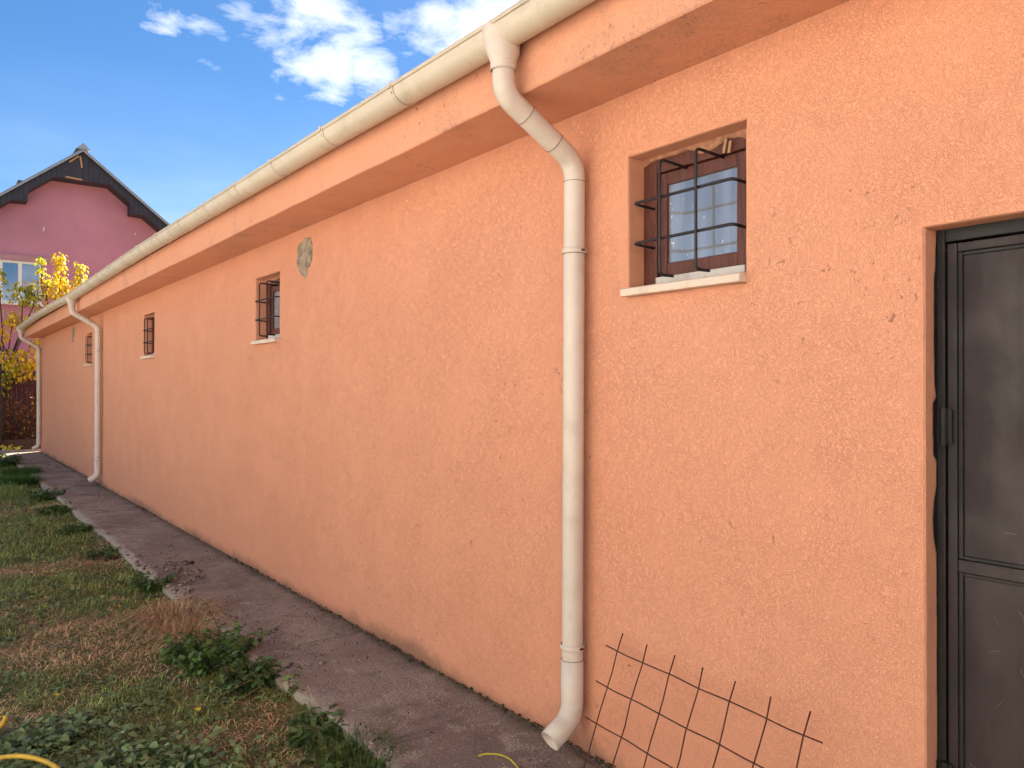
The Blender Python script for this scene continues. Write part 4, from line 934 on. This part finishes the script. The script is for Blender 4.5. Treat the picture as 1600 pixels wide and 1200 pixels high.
for cx, cy, rx_, ry_, n, s in ((1.78, 7.1, .07, .3, 60, .022), (1.62, 6.6, .05, .5, 60, .02), (1.55, 5.6, .03, .5, 120, .018), (1.9, 4.0, .2, 1.0, 50, .005), (1.9, 3.2, .2, .5, 60, .005), (1.52, 8.6, .03, 1.4, 120, .022), (2.05, 17.4, .02, .1, 3, .05), (1.75, 4.6, .1, .3, 20, .016)):
    for k in range(n):
        x, y = rng.normal(cx, rx_), rng.normal(cy, ry_); q = s * rng.uniform(.4, 1.4); o = len(V); z = .012 if x > edge_x(np.array([y]))[0] else float(ground_z(x, y))
        J = rng.normal(0, .22, (8, 3)) * q; base = np.array([(sx, sy, sz_) for sx in (-.5, .5) for sy in (-.5, .5) for sz_ in (0, .55)]) * q * [1.2, .9, .7]
        an = rng.uniform(0, 6.28); cs, sn = math.cos(an), math.sin(an); bb = base + J; bb = np.stack([bb[:, 0] * cs - bb[:, 1] * sn, bb[:, 0] * sn + bb[:, 1] * cs, bb[:, 2]], 1) + [x, y, z]
        V += list(bb); F += [[o + i for i in f] for f in ((0, 1, 3, 2), (4, 6, 7, 5), (0, 4, 5, 1), (2, 3, 7, 6), (0, 2, 6, 4), (1, 5, 7, 3))]; C += [np.array((.30, .245, .20)) * rng.uniform(.5, 1.35)] * 8
for k in range(2600):
    y = rng.uniform(1.2, 20); dn_ = float(fnoise(y, 8.8, .9)); 
    if rng.random() > (dn_ - .42) * 2.2: continue
    x = WX - abs(rng.normal(0, .022)) - .002; q = .0075 * rng.uniform(.3, 1.5) * (1 + y * .03); o = len(V)
    bb = np.array([(sx, sy, sz_) for sx in (-.5, .5) for sy in (-.5, .5) for sz_ in (0, .6)]) * q * [1, 1.6, .7] + rng.normal(0, .2, (8, 3)) * q + [x, y, .008]
    V += list(bb); F += [[o + i for i in f] for f in ((0, 1, 3, 2), (4, 6, 7, 5), (0, 4, 5, 1), (2, 3, 7, 6), (0, 2, 6, 4), (1, 5, 7, 3))]; C += [np.array([(.09, .062, .042), (.14, .09, .06), (.06, .06, .028), (.20, .13, .085)][rng.integers(0, 4)]) * rng.uniform(.6, 1.4)] * 8
sset(np_mesh('concrete_crumbs', np.array(V), [np.array(F)], np.array(C), M_CHIP), label='pale concrete crumbs and dark grit along both edges of the path', cat='rubble', kind='stuff')

# garden hose: a few loose coils at the near left
b = MB(); pts = []
ctrl = [(-.35, 3.75, .02), (-.05, 3.95, .03), (.18, 3.98, .05), (.33, 3.93, .055), (.44, 3.80, .03), (.47, 3.62, .0), (.40, 3.42, -.01), (.2, 3.3, -.01), (-.05, 3.35, .0), (-.2, 3.55, .02), (-.12, 3.74, .03), (.1, 3.84, .02), (.28, 3.84, .02), (.42, 3.76, .005), (.55, 3.62, -.005), (.62, 3.42, -.015), (.55, 3.2, -.02), (.3, 3.02, -.02), (.0, 3.05, -.02)]
ctrl = [Vector((c[0], c[1] - .07, c[2] - .018)) for c in ctrl]
def catmull(c, n=10):
    res = []
    for i in range(len(c) - 1):
        p0, p1, p2, p3 = c[max(i - 1, 0)], c[i], c[i + 1], c[min(i + 2, len(c) - 1)]
        for k in range(n):
            t = k / n; res.append(.5 * ((2 * p1) + (p2 - p0) * t + (2 * p0 - 5 * p1 + 4 * p2 - p3) * t * t + (3 * p1 - p0 - 3 * p2 + p3) * t ** 3))
    return res + [c[-1]]
b.tube(catmull(ctrl), .0098, 12)
b.tube(catmull([Vector(q) for q in ((.0, 4.0, -.02), (.15, 4.08, .03), (.27, 4.12, .08), (.30, 4.15, .115))]), .0092, 12)
hose = b.build('garden_hose', M_HOSE, smooth=True); sset(hose, label='coiled yellow garden hose lying in the weeds at the bottom left corner', cat='hose')
b = MB(); b.tube(catmull([Vector(q) for q in ((1.90, 2.72, .014), (1.93, 2.71, .018), (1.97, 2.66, .022), (1.985, 2.6, .018), (1.96, 2.5, .014))]), .0035, 6)
sset(b.build('twine', M_STRAP, smooth=True), label='short thin yellow twine lying on the path below the near downpipe', cat='twine')
